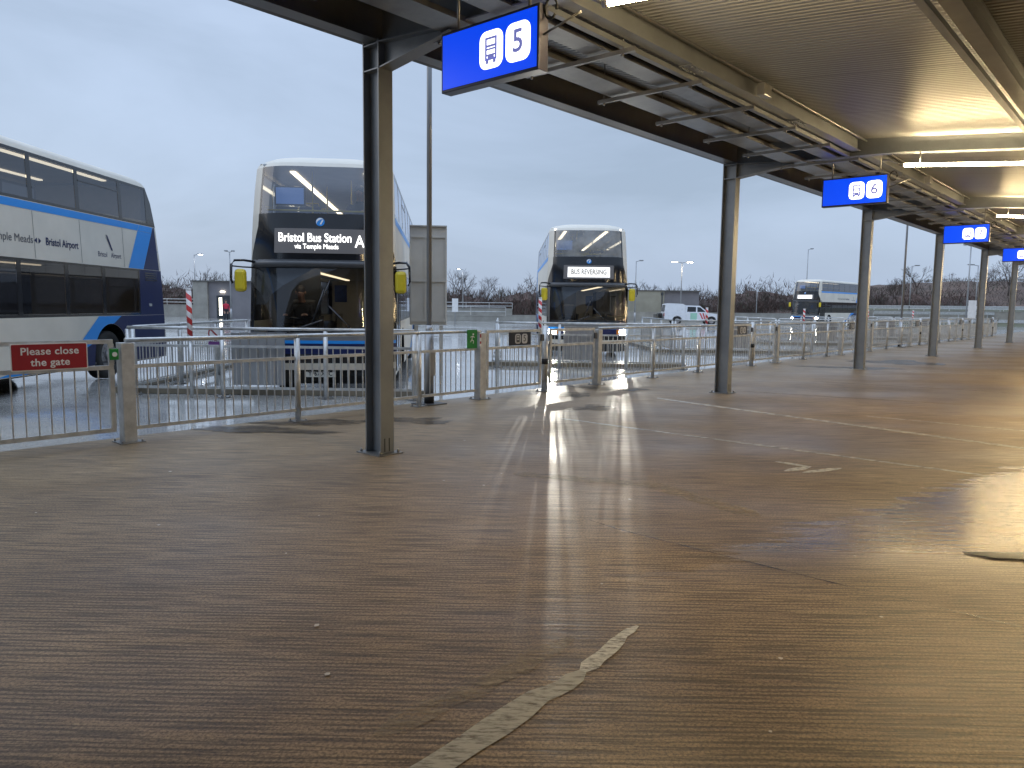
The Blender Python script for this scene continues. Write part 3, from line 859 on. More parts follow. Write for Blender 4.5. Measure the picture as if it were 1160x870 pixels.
def gate(label, p0, p1, group):
    t = thing('gate', label, 'gate', (p0[0], p0[1], 0), 0, group)
    d = Vector((p1[0] - p0[0], p1[1] - p0[1], 0)); L = d.length
    b = MB()
    for z in (ZT - 0.01, ZM, ZB): b.bar((0.05, 0, z), (L - 0.05, 0, z), 0.04, 0.045)
    for x in (0.07, L - 0.07): b.bar((x, 0, ZB + 0.0226), (x, 0, ZM - 0.0226), 0.04, 0.05); b.bar((x, 0, ZM + .0226), (x, 0, ZT - .0326), 0.04, 0.05)
    b.build('frame', M['rail'], t)
    b = MB(); bars(b, (0.09, 0, 0), (L - 0.09, 0, 0), ZB + .022, ZM - .022); b.build('bar_panel', M['rail'], t)
    b = MB()
    for z in (0.3, 0.9): b.tube([(0.03, 0, z - .04), (0.03, 0, z + .04)], 0.02, 8)
    b.build('hinge', M['steel'], t)
    b = MB(); b.box((L - 0.1, -0.06, 0.93), (L - 0.02, -0.03, 1.05), ch=0.008); b.build('latch', M['darkgrey'], t)
    t.rotation_euler.z = math.atan2(d.y, d.x)
    return t


YF = 8.6
bay_at = {4: 'beside the white and navy bus at the left edge', 5: 'in front of the Bristol Bus Station bus',
          6: 'in front of the reversing bus', 7: 'between the second and third canopy columns', 8: 'beyond the third canopy column',
          9: 'beyond the fourth canopy column', 10: 'at the far end of the platform'}


def black_plate(num, x):
    t = thing('gate_plate', f'small black plate with bus symbol and {num} on a platform gate', 'sign', (x, YF - 0.045, 0.985), 0, 'black bay plates on the gates')
    T = face_T((0, -0.006, 0), (1, 0, 0), (0, 0, 1))
    b = MB(); b.box((-0.29, -0.006, -0.115), (0.29, 0.006, 0.115), ch=0.003); b.build('plate', M['black_sign'], t)
    for dx, k in ((-0.06, 0), (0.12, 1)):
        T2 = T @ Matrix.Translation((dx, 0.0, 0.001))
        b = MB(); b.prism(rrect(0.15, 0.17, 0.045), 0, 0.002, 'z', T=T2); b.build('pale_square', M['grey_sign'], t)
        T3 = T2 @ Matrix.Translation((0, 0, 0.0025))
        if k == 0:
            b = MB(); bus_icon(b, T3, 0.115, t=0.09); b.build('bus_symbol', M['black_sign'], t)
        else: text_obj('bay_number', str(num), 0.16, M['black_sign'], t, T3, depth=0.001)


def gate_posts(n):
    pass


t = gate('grey barred gate carrying the red please-close-the-gate sign', (1.70, YF), (3.27, YF), 'plain platform gates')
NB = 6
for n in range(NB):
    num = 5 + n; dx = 9.0 * n
    at = bay_at[num]
    railing(f'barred guard railing on the platform edge, {at}', [(3.35 + dx, YF), (5.5 + dx, YF), (7.62 + dx, YF), (8.97 + dx, YF)],
            'guard railings along the platform', thick=(0, 3))
    gate(f'grey barred gate carrying the black bay {num} plate', (9.06 + dx, YF), (10.6 + dx, YF), 'bay gates')
    gp = thing('gate_post', f'grey gate post with dark lock band, right of the bay {num} gate', 'post', (10.68 + dx, YF, 0), 0, 'gate posts with lock bands')
    post('upright', (0, 0, 0), 0.055, 1.2, gp, False, True)
    gate(f'plain grey barred gate to the right of the bay {num} gate', (10.76 + dx, YF), (12.27 + dx, YF), 'plain platform gates')
    black_plate(num, 9.92 + dx)
    # rail across the head of the bay and along the bus side
    h0 = fr(12.2, -6.45); h1 = fr(12.2, -4.9); h2 = fr(12.2, -3.2); h3 = fr(12.2, -1.75)
    s0 = fr(12.75, -4.78); s1 = fr(12.75, -3.9)
    sh = lambda v: (v.x + dx, v.y)
    railing(f'railing across the bay head, {at}', [sh(h0), sh(h1), sh(h2), sh(h3)], 'railings across the bay heads', screen=(sh(fr(12.29, -4.78)), sh(fr(12.29, -3.9)), 0))
    railing(f'railing running outward beside the bay, {at}', [sh(fr(12.45, -6.5)), sh(fr(14.3, -6.55)), sh(fr(16.2, -6.6)), sh(fr(18.1, -6.65))], 'railings beside the bus lanes')
    # kerb
    b = MB()
    a, c, d = fr(12.65, -6.9), fr(12.65, -1.6), fr(18.3, -7.1)
    b.bar(a + Vector((dx, 0, 0.05)), c + Vector((dx, 0, 0.05)), 0.14, 0.1)
    b.bar(fr(12.73, -6.9) + Vector((dx, 0, 0.048)), d + Vector((dx, 0, 0.048)), 0.14, 0.096)
    struct(b.build('kerb', M['kerb']))
    # banded warning pole
    p = fr(12.15, -5.40)
    which = {5: 'left of the bus bound for Bristol Bus Station', 6: 'left of the reversing bus', 7: 'in front of the white pickup', 8: 'in front of the far bus',
             9: 'behind the fourth column', 10: 'at the far end'}[num]
    t = thing('warning_pole', f'slim red and white banded warning pole {which}', 'pole', (p.x + dx, p.y, 0), 0, 'banded warning poles')
    zt = 1.74 if n < 2 else 1.55
    b = MB(); b.tube([(0, 0, 0.95), (0, 0, zt)], 0.042, 14); b.build('banded_sleeve', M['stripe'], t)
    b = MB(); b.tube([(0, 0, 0), (0, 0, 0.949)], 0.03, 12); b.build('shaft', M['rail'], t)
    b = MB(); b.tube([(0, 0, zt + .001), (0, 0, zt + .03)], 0.043, 14); b.build('cap', M['white_paint'], t)

# red sign on the left gate
t = thing('gate_sign', 'red sign with white words please close the gate', 'sign', (2.60, YF - 0.05, 0.985), 0)
T = face_T((0, -0.004, 0), (1, 0, 0), (0, 0, 1))
b = MB(); b.prism(rrect(0.70, 0.275, 0.012), -0.004, 0.004, 'z', T=T); b.build('border', M['white_paint'], t)
b = MB(); b.prism(rrect(0.68, 0.255, 0.01), 0.0045, 0.0065, 'z', T=T); b.build('panel', M['red_sign'], t)
for s, dz in (('Please close', 0.055), ('the gate', -0.058)):
    text_obj('lettering', s, 0.104, M['white_paint'], t, T @ Matrix.Translation((0, dz, 0.0075)), depth=0.001, space=1.05, bold=0.0018)
# green push button and green exit sign
t = thing('gate_button', 'small green release button box beside the red gate sign', 'button', (3.205, YF - 0.06, 0.985))
b = MB(); b.box((-0.045, -0.03, -0.06), (0.045, 0.0, 0.06), ch=0.006); b.build('box', M['green_sign'], t)
b = MB(); b.tube([(0, -0.0305, 0), (0, -0.042, 0)], 0.025, 12); b.build('push_button', M['white_paint'], t)
t = thing('exit_sign', 'small green emergency exit plate with white running figure on railing', 'sign', (8.72, YF - 0.05, 1.01))
T = face_T((0, -0.004, 0), (1, 0, 0), (0, 0, 1))
b = MB(); b.box((-0.115, -0.15, -0.004), (0.115, 0.15, 0.004), T=T); b.build('plate', M['green_sign'], t)
b = MB(); T2 = T @ Matrix.Translation((0, 0, 0.0045))
b.prism([(0.02 + 0.018 * cos(a), 0.075 + 0.018 * sin(a)) for a in [k * pi / 5 for k in range(10)]], 0, 0.002, 'z', T=T2)
for (a, c) in (((0.01, 0.05), (-0.012, -0.01)), ((-0.012, -0.01), (0.03, -0.035)), ((0.03, -0.035), (0.02, -0.075)), ((-0.012, -0.012), (-0.045, -0.05)), ((0.008, 0.045), (0.05, 0.025)), ((0.005, 0.045), (-0.045, 0.03))):
    A, Cc = Vector((*a, 0.001)), Vector((*c, 0.001)); dd = (Cc - A).normalized(); q = Vector((-dd.y, dd.x, 0)) * 0.007
    b.add([A - q, A + q, Cc + q, Cc - q], [(0, 1, 2, 3)], T=T2)
b.build('running_figure', M['white_paint'], t)
t = thing('notice_plate', 'narrow red and white notice strip beside the green exit plate', 'sign', (8.865, YF - 0.10, 1.0))
b = MB(); b.box((-0.02, -0.004, -0.11), (0.02, 0.004, 0.11)); b.build('plate', M['white_paint'], t)
b = MB(); b.box((-0.016, -0.006, 0.03), (0.016, -0.0045, 0.09)); b.box((-0.016, -0.006, -0.07), (0.016, -0.0045, -0.03)); b.build('red_panel', M['red_sign'], t)
# round prohibition sign on the island railing
p = fr(14.0, -5.75)
t = thing('prohibition_sign', 'round red-ringed no-pedestrians sign over a purple panel on railing', 'sign', (p.x, p.y, 0), BA - pi / 2)
b = MB(); b.tube([(0, 0.03, 0), (0, 0.03, 1.15)], 0.025, 10); b.build('stand', M['rail'], t)
T = face_T((0, 0, 0.97), (1, 0, 0), (0, 0, 1))
b = MB(); b.prism([(0.13 * cos(k * pi / 12), 0.13 * sin(k * pi / 12)) for k in range(24)], -0.004, 0.004, 'z', T=T); b.build('disc', M['white_paint'], t)
b = MB()
for k in range(24):
    a0, a1 = k * pi / 12, (k + 1) * pi / 12
    b.add([(0.13 * cos(a0), 0.13 * sin(a0), 0.0055), (0.13 * cos(a1), 0.13 * sin(a1), 0.0055), (0.105 * cos(a1), 0.105 * sin(a1), 0.0055), (0.105 * cos(a0), 0.105 * sin(a0), 0.0055)], [(0, 1, 2, 3)], T=T)
b.add([(-0.09, 0.07, 0.006), (-0.07, 0.09, 0.006), (0.09, -0.07, 0.006), (0.07, -0.09, 0.006)], [(0, 1, 2, 3)], T=T)
b.build('red_ring', M['red_sign'], t)
b = MB(); b.box((-0.13, -0.25, -0.004), (0.13, -0.15, 0.004), T=T); b.build('caption_panel', M['purple'], t)

# ------------------------------------------------------------------ tall lamp posts on the platform edge
def tall_post(x, y, label):
    t = thing('lamp_post', label, 'lamp post', (x, y, 0), 0, 'tall lamp posts on the platform')
    b = MB(); b.box((-0.20, -0.20, 0), (0.20, 0.20, 0.014)); b.build('base_plate', M['darkgrey'], t)
    b = MB(); b.tube([(0, 0, 0.014), (0, 0, 0.17)], 0.078, 16); b.build('base_collar', M['rubber'], t)
    b = MB(); b.tube([(0, 0, 0.17), (0, 0, 1.10)], 0.072, 16); b.tube([(0, 0, 1.10), (0, 0, 1.24)], 0.072, 16, r2=0.042); b.tube([(0, 0, 1.24), (0, 0, 9.6)], 0.042, 14, r2=0.036)
    b.build('pole', M['pole'], t)
    b = MB(); b.box((0.1, -0.13, 9.56), (0.62, 0.13, 9.64), ch=0.02); b.bar((0, 0, 9.58), (0.15, 0, 9.6), 0.05, 0.05); b.build('lantern', M['pole'], t)
    b = MB(); b.box((-0.05, -0.075, 0.45), (0.05, -0.0725, 0.85)); b.build('access_door', M['pole'], t)
    return t
tall_post(7.94, 8.72, 'tall grey lamp post behind the nearest railing, right of the first canopy column')
tall_post(34.94, 8.72, 'tall grey lamp post between the third and fourth canopy columns')

# grey information board seen from behind
p = fr(16.3, -2.03)
t = thing('information_board', 'tall grey board seen from the back, on legs beside the bus', 'board', (p.x, p.y, 0), BA - pi / 2 + radians(6))
b = MB(); b.box((-0.40, 0.03, 1.12), (0.40, 0.09, 3.22), ch=0.012); b.build('panel', M['board'], t)
b = MB()
for z in (1.22, 2.08, 3.02): b.box((-0.385, -0.005, z - 0.03), (0.385, 0.028, z + 0.03))
for x in (-0.385, -0.08, 0.36): b.box((x, -0.004, 1.255), (x + 0.03, 0.026, 2.045)); b.box((x, -0.004, 2.115), (x + 0.03, 0.026, 2.985))
b.box((-0.40, -0.03, 3.225), (0.40, 0.09, 3.25))
b.build('back_frame', M['board'], t)
for x in (-0.3, 0.24):
    b = MB(); b.box((x, 0.04, 0), (x + 0.08, 0.08, 1.11)); b.build('leg', M['board'], t)

# ------------------------------------------------------------------ people
def person(label, pose, mats, loc, rz, bones, group=None, scale=1.0):
    """one continuous body grown from a skeleton: bones = {name:(pos, radius, material key, parent)}"""
    names = list(bones)
    me = bpy.data.meshes.new('body')
    idx = {n: i for i, n in enumerate(names)}
    me.from_pydata([bones[n][0] for n in names], [(idx[n], idx[bones[n][3]]) for n in names if bones[n][3]], [])
    o = bpy.data.objects.new('person', me); COL.objects.link(o)
    sk = o.modifiers.new('s', 'SKIN'); sk.use_smooth_shade = True; sk.branch_smoothing = 0.4
    for i, n in enumerate(names):
        r = bones[n][1]
        me.skin_vertices[0].data[i].radius = (r, r) if not isinstance(r, tuple) else r
        me.skin_vertices[0].data[i].use_root = (n == 'pelvis')
    ss = o.modifiers.new('u', 'SUBSURF'); ss.levels = 2; ss.render_levels = 2
    dg = bpy.context.evaluated_depsgraph_get(); dg.update()
    m2 = bpy.data.meshes.new_from_object(o.evaluated_get(dg))
    o.modifiers.clear(); o.data = m2; bpy.data.meshes.remove(me)
    m2.materials.clear()
    for k in mats: m2.materials.append(M[k])
    pts = [(Vector(bones[n][0]), mats.index(bones[n][2])) for n in names]
    for pl in m2.polygons:
        c = pl.center
        pl.material_index = min(pts, key=lambda q: (q[0] - c).length)[1]
        pl.use_smooth = True
    o.location = loc; o.rotation_euler = (0, 0, rz); o.scale = (scale,) * 3
    tag(o, label, 'person', group)
    return o


def head_bits(o, hc, hair='hair', face=-1):
    """face and hair, head centre hc, looking along local -y"""
    b = MB()
    def ell(c, rx, ry, rz_, n=10, m_=7, zmin=-1.0, cut=None):
        vs, fs = [], []
        for i in range(m_ + 1):
            ph = -pi / 2 + pi * i / m_
            for j in range(n):
                th = 2 * pi * j / n
                vs.append((c[0] + rx * cos(ph) * cos(th), c[1] + ry * cos(ph) * sin(th), c[2] + rz_ * sin(ph)))
        for i in range(m_):
            for j in range(n): fs.append((i * n + j, i * n + (j + 1) % n, (i + 1) * n + (j + 1) % n, (i + 1) * n + j))
        b.add(vs, fs, 0, True)
    ell((hc[0], hc[1] + 0.022, hc[2] + 0.035), 0.088, 0.098, 0.098, 16, 10)
    b.build('hair', M[hair], o)
    b = MB()
    for s in (-1, 1): ell((hc[0] + s * 0.033, hc[1] - 0.083, hc[2] + 0.008), 0.013, 0.008, 0.008)
    b.build('eyes', M['eye'], o)
    b = MB()
    ell((hc[0], hc[1] - 0.098, hc[2] - 0.020), 0.014, 0.018, 0.026)
    for s in (-1, 1): ell((hc[0] + s * 0.088, hc[1] + 0.005, hc[2] - 0.01), 0.012, 0.022, 0.034)
    b.build('nose_and_ears', M['skin'], o)
    b = MB(); ell((hc[0], hc[1] - 0.085, hc[2] - 0.058), 0.026, 0.010, 0.007); b.build('mouth', M['redlens'] if False else M['amber'] if False else M['skin_lip'], o)


M['skin_lip'] = mat('lips', (0.30, 0.12, 0.10), 0.5)


def hand_bones(B, side, wrist, base, fwd, curl, key='skin'):
    """palm, four unequal curled fingers and a thumb"""
    w = Vector(wrist); f = Vector(fwd).normalized(); c = Vector(curl).normalized(); s = f.cross(c).normalized() * side
    B[base + 'palm'] = (tuple(w + f * 0.05), 0.026, key, base)
    for i, (ln, off) in enumerate(((0.070, 0.030), (0.080, 0.010), (0.074, -0.010), (0.058, -0.029))):
        k = w + f * 0.085 + s * off
        B[f'{base}k{i}'] = (tuple(k), 0.010, key, base + 'palm')
        B[f'{base}m{i}'] = (tuple(k + f * ln * 0.45 + c * 0.012), 0.0085, key, f'{base}k{i}')
        B[f'{base}t{i}'] = (tuple(k + f * ln * 0.62 + c * 0.040), 0.007, key, f'{base}m{i}')
    B[base + 'th'] = (tuple(w + f * 0.035 + s * 0.042 + c * 0.01), 0.011, key, base + 'palm')
    B[base + 'tt'] = (tuple(w + f * 0.065 + s * 0.055 + c * 0.03), 0.008, key, base + 'th')


def seated(top, legs='cloth_dark', hands=True, turn=0.0):
    """seated facing -y, seat height 0.45 at origin"""
    B = {}
    B['pelvis'] = ((0, 0.02, 0.55), (0.16, 0.12), legs, None)
    B['belly'] = ((0, 0.03, 0.72), (0.145, 0.11), top, 'pelvis')
    B['chest'] = ((0, 0.04, 0.92), (0.165, 0.115), top, 'belly')
    B['collar'] = ((0, 0.035, 1.05), (0.10, 0.08), top, 'chest')
    B['neck'] = ((0, 0.02, 1.11), 0.055, 'skin', 'collar')
    B['jaw'] = ((turn * 0.02, 0.0, 1.18), (0.062, 0.072), 'skin', 'neck')
    B['head'] = ((turn * 0.03, 0.005, 1.26), (0.078, 0.092), 'skin', 'jaw')
    B['crown'] = ((turn * 0.03, 0.015, 1.325), (0.055, 0.065), 'skin', 'head')
    for s, q in ((-1, 'l'), (1, 'r')):
        B['sh' + q] = ((s * 0.18, 0.04, 1.00), 0.062, top, 'chest')
        B['el' + q] = ((s * 0.25, -0.10, 0.78), 0.046, top, 'sh' + q)
        B['wr' + q] = ((s * 0.19, -0.36, 0.84), 0.030, top, 'el' + q)
        if hands: hand_bones(B, s, (s * 0.19, -0.36, 0.84), 'wr' + q, (-s * 0.25, -0.8, 0.15), (0, -0.2, -1))
        B['hip' + q] = ((s * 0.10, -0.02, 0.52), 0.095, legs, 'pelvis')
        B['kn' + q] = ((s * 0.13, -0.42, 0.52), 0.066, legs, 'hip' + q)
        B['an' + q] = ((s * 0.13, -0.47, 0.10), 0.045, legs, 'kn' + q)
        B['to' + q] = ((s * 0.14, -0.62, 0.05), 0.036, 'shoe', 'an' + q)
    return B


def standing(top, legs):
    B = {}
    B['pelvis'] = ((0, 0.0, 0.95), (0.155, 0.11), legs, None)
    B['belly'] = ((0, 0.0, 1.12), (0.145, 0.11), top, 'pelvis')
    B['chest'] = ((0, 0.0, 1.32), (0.165, 0.115), top, 'belly')
    B['collar'] = ((0, 0.0, 1.45), (0.10, 0.08), top, 'chest')
    B['neck'] = ((0, -0.01, 1.51), 0.055, 'skin', 'collar')
    B['jaw'] = ((0, -0.025, 1.58), (0.062, 0.072), 'skin', 'neck')
    B['head'] = ((0, -0.02, 1.66), (0.078, 0.092), 'skin', 'jaw')
    B['crown'] = ((0, -0.01, 1.725), (0.055, 0.065), 'skin', 'head')
    for s, q in ((-1, 'l'), (1, 'r')):
        B['sh' + q] = ((s * 0.18, 0.0, 1.40), 0.062, top, 'chest')
        B['el' + q] = ((s * 0.25, 0.03, 1.13), 0.048, top, 'sh' + q)
        B['wr' + q] = ((s * 0.26, -0.06, 0.90), 0.031, top, 'el' + q)
        hand_bones(B, s, (s * 0.26, -0.06, 0.90), 'wr' + q, (0, -0.15, -1), (0, -1, 0))
        B['hip' + q] = ((s * 0.10, 0.0, 0.90), 0.09, legs, 'pelvis')
        B['kn' + q] = ((s * 0.11, -0.02 + 0.05 * s, 0.50), 0.064, legs, 'hip' + q)
        B['an' + q] = ((s * 0.11, 0.03 + 0.12 * s, 0.09), 0.044, legs, 'kn' + q)
        B['to' + q] = ((s * 0.12, -0.12 + 0.12 * s, 0.04), 0.036, 'shoe', 'an' + q)
    return B


# ------------------------------------------------------------------ double-decker bus
HW = 1.275
def side_x(z):
    pts = [(0, 1.255), (0.3, 1.262), (0.6, HW), (2.3, HW), (4.02, 1.21), (4.09, 1.185), (4.15, 1.13), (4.20, 1.04), (4.235, 0.92), (4.25, 0.75)]
    for (z0, x0), (z1, x1) in zip(pts, pts[1:]):
        if z <= z1: return x0 + (x1 - x0) * (z - z0) / (z1 - z0)
    return 0.75
def interp(pts, z):
    if z <= pts[0][0]: return pts[0][1]
    for (z0, x0), (z1, x1) in zip(pts, pts[1:]):
        if z <= z1: return x0 + (x1 - x0) * (z - z0) / (z1 - z0)
    return pts[-1][1]
FRK = [(0.25, 0.10), (0.42, 0.02), (0.6, 0.0), (1.08, 0.03), (2.28, 0.20), (2.8, 0.22), (3.17, 0.27), (3.6, 0.36), (4.02, 0.50), (4.09, 0.55), (4.15, 0.62), (4.20, 0.72), (4.235, 0.86), (4.25, 1.05)]
RRK = [(0.30, 11.2), (1.2, 11.15), (2.24, 11.05), (3.2, 10.92), (3.7, 10.78), (4.02, 10.58), (4.09, 10.50), (4.15, 10.38), (4.20, 10.22), (4.235, 10.0), (4.25, 9.8)]
CR = 0.46
def cz(u):
    a = max(0.0, (abs(u) - 0.30) / 0.70)
    return CR * (a ** 3.0)
def fpt(u, z, off=0.0): return Vector((u * side_x(z), interp(FRK, z) + cz(u) - off, z))
def rpt(u, z): return Vector((u * side_x(z), interp(RRK, z) - 0.75 * cz(u), z))
def y_front(z): return interp(FRK, z) + CR
def y_rear(z): return interp(RRK, z) - 0.75 * CR
def seq(a, b, n): return [a + (b - a) * i / n for i in range(n + 1)]


def fpatch(b, zs, ulo, uhi, mi, n=12, off=0.0, P=fpt, smooth=True):
    """patch of the front skin; ulo/uhi may be functions of z"""
    g = lambda q, z: q(z) if callable(q) else q
    vs, fs = [], []
    for z in zs:
        a, c = g(ulo, z), g(uhi, z)
        for i in range(n + 1):
            u = a + (c - a) * i / n
            vs.append(P(u, z, off) if P is fpt else P(u, z))
    for k in range(len(zs) - 1):
        for i in range(n):
            o = k * (n + 1) + i
            fs.append((o, o + 1, o + n + 2, o + n + 1))
    b.add(vs, fs, mi, smooth)


LWY = [1.95, 3.25, 4.55, 5.85, 7.15, 8.35, 9.75]     # lower pane edges
UWY = [0.95, 2.25, 3.55, 4.95, 6.30, 7.65, 9.15, 10.20]
ARCH = ((2.75, 0.62), (8.55, 0.62))
def zbot(y):
    z = 0.30
    for yc, r in ARCH:
        if abs(y - yc) < r: z = max(z, 0.48 + sqrt(max(0, r * r - (y - yc) ** 2)))
    return z


def bus_body(t):
    W, BK, NV = 0, 1, 2
    b = MB()
    um = lambda z: interp([(2.28, 0.985), (2.45, 0.985), (2.95, 0.885), (4.02, 0.875)], z)
    # front, bottom to brow (everything except the two screens)
    fpatch(b, [0.17, 0.28, 0.34, 0.42], -1, 1, BK, 24)
    fpatch(b, [0.94, 1.0, 1.08], -1, 1, 5, 24)
    for s in (-1, 1):
        fpatch(b, seq(1.08, 2.28, 6), lambda z, s=s: s * 0.93, lambda z, s=s: s * 1.0, BK, 4)
        fpatch(b, seq(2.28, 3.17, 8), lambda z, s=s: s * um(z), lambda z, s=s: s * 1.0, W, 4)
        fpatch(b, seq(3.17, 4.02, 8), lambda z, s=s: s * 0.875, lambda z, s=s: s * 1.0, W, 4)
        fpatch(b, seq(3.17, 4.02, 8), lambda z, s=s: s * 0.84, lambda z, s=s: s * 0.875, BK, 2)
    fpatch(b, seq(2.28, 3.17, 8), lambda z: -um(z), um, BK, 20)
    fpatch(b, [4.02, 4.05, 4.09], -1, 1, W, 24)
    fpatch(b, [4.09, 4.15, 4.20, 4.235, 4.25], -1, 1, W, 24)
    # roof
    zz = [4.02, 4.09, 4.15, 4.20, 4.235, 4.25]
    for s in (-1, 1):
        vs, fs = [], []
        for z in zz: vs += [(s * side_x(z), y_front(z), z), (s * side_x(z), y_rear(z), z)]
        for k in range(len(zz) - 1): fs.append((2 * k, 2 * k + 1, 2 * k + 3, 2 * k + 2))
        b.add(vs, fs, W, True)
    n = 24
    fr_ = [fpt(-1 + 2 * i / n, 4.25) for i in range(n + 1)]; rr_ = [rpt(-1 + 2 * i / n, 4.25) for i in range(n + 1)]
    b.add(fr_ + rr_, [(i, i + 1, n + 2 + i, n + 1 + i) for i in range(n)], W, True)
    # rear
    fpatch(b, seq(0.30, 4.02, 12) + zz[1:], -1, 1, NV, 20, P=rpt)
    # sides
    for s in (-1, 1):
        def quad(y0, y1, z0, z1, mi, zb=None):
            nz = 3 if z1 - z0 > 0.5 else 1
            Z = seq(z0, z1, nz)
            vs, fs = [], []
            for z in Z:
                ya = max(y0, y_front(z)) if y0 < 0.99 else y0
                yb = min(y1, y_rear(z)) if y1 > 10.3 else y1
                vs += [(s * side_x(z), ya, z), (s * side_x(z), yb, z)]
            for k in range(nz): fs.append((2 * k, 2 * k + 1, 2 * k + 3, 2 * k + 2))
            b.add(vs, fs, mi, False)
        # skirt with wheel arches
        ys = seq(0.47, 1.95, 6) + [x for yc, r in ARCH for x in seq(yc - r, yc + r, 22)] + seq(3.45, 7.85, 6) + seq(9.25, 10.82, 6)
        ys = sorted(set(round(y, 4) for y in ys))
        vs, fs = [], []
        for y in ys: vs += [(s * side_x(zbot(y)), y, zbot(y)), (s * HW, y, 1.26)]
        for k in range(len(ys) - 1): fs.append((2 * k, 2 * k + 2, 2 * k + 3, 2 * k + 1))
        b.add(vs, fs, W, False)
        # lower window band: black pillars, open where the panes sit
        quad(0.4, 1.95, 1.26, 2.24, BK); quad(9.75, 11.3, 1.26, 2.24, NV)
        for y in LWY[1:-1]: quad(y - 0.06, y + 0.06, 1.30, 2.20, BK)
        quad(1.95, 2.01, 1.30, 2.20, BK); quad(9.69, 9.75, 1.30, 2.20, BK)
        quad(1.95, 9.75, 1.26, 1.30, BK); quad(1.95, 9.75, 2.20, 2.24, BK)
        quad(0.4, 11.3, 2.24, 3.20, W)
        quad(0.4, 11.3, 3.97, 4.02, BK); quad(0.4, 11.3, 3.20, 3.25, BK)
        quad(0.4, UWY[0], 3.25, 3.97, W); quad(UWY[-1], 11.3, 3.25, 3.97, BK)
        for y in UWY[1:-1]: quad(y - 0.06, y + 0.06, 3.25, 3.97, BK)
    # underside and inner wheel wells
    b.box((-1.2, 0.56, 0.18), (1.2, 1.95, 0.31), BK); b.box((-0.85, 1.95, 0.27), (0.85, 9.4, 0.31), BK); b.box((-1.2, 9.4, 0.27), (1.2, 10.7, 0.31), BK)
    b.box((-1.2, 3.5, 0.272), (-0.86, 7.8, 0.308), BK); b.box((0.86, 3.5, 0.272), (1.2, 7.8, 0.308), BK)
    for s in (-1, 1):
        for yc, r in ARCH:
            vs, fs = [], []
            for k in range(23):
                a = pi * k / 22; y, z = yc - r * cos(a), 0.48 + r * sin(a)
                vs += [(s * 0.82, y, z), (s * (HW - .002), y, z)]
            vs += [(s * 0.82, yc - r, 0.3), (s * (HW - .01), yc - r, 0.3), (s * 0.82, yc + r, 0.3), (s * (HW - .01), yc + r, 0.3)]
            for k in range(22): fs.append((2 * k, 2 * k + 1, 2 * k + 3, 2 * k + 2))
            fs += [(46, 47, 1, 0), (44, 45, 49, 48)]
            b.add(vs, fs, BK)
            b.box((min(s * 0.8, s * 0.84), yc - r, 0.3), (max(s * 0.8, s * 0.84), yc + r, 1.3), BK)
    return b.build('body', [M['white'], M['black'], M['navy'], M['blue'], M['darkgrey'], M['sill_grey']], t)


def decal(name, m, polys, s, t, off=0.004):
    b = MB()
    for poly in polys:
        vs = [(s * (side_x(z) + off), y, z) for y, z in poly]
        b.add(vs, [tuple(range(len(poly)))])
    o = b.build(name, m, t)
    bm = bmesh.new(); bm.from_mesh(o.data); bmesh.ops.remove_doubles(bm, verts=bm.verts, dist=0.0005); bm.to_mesh(o.data); bm.free()
    return o


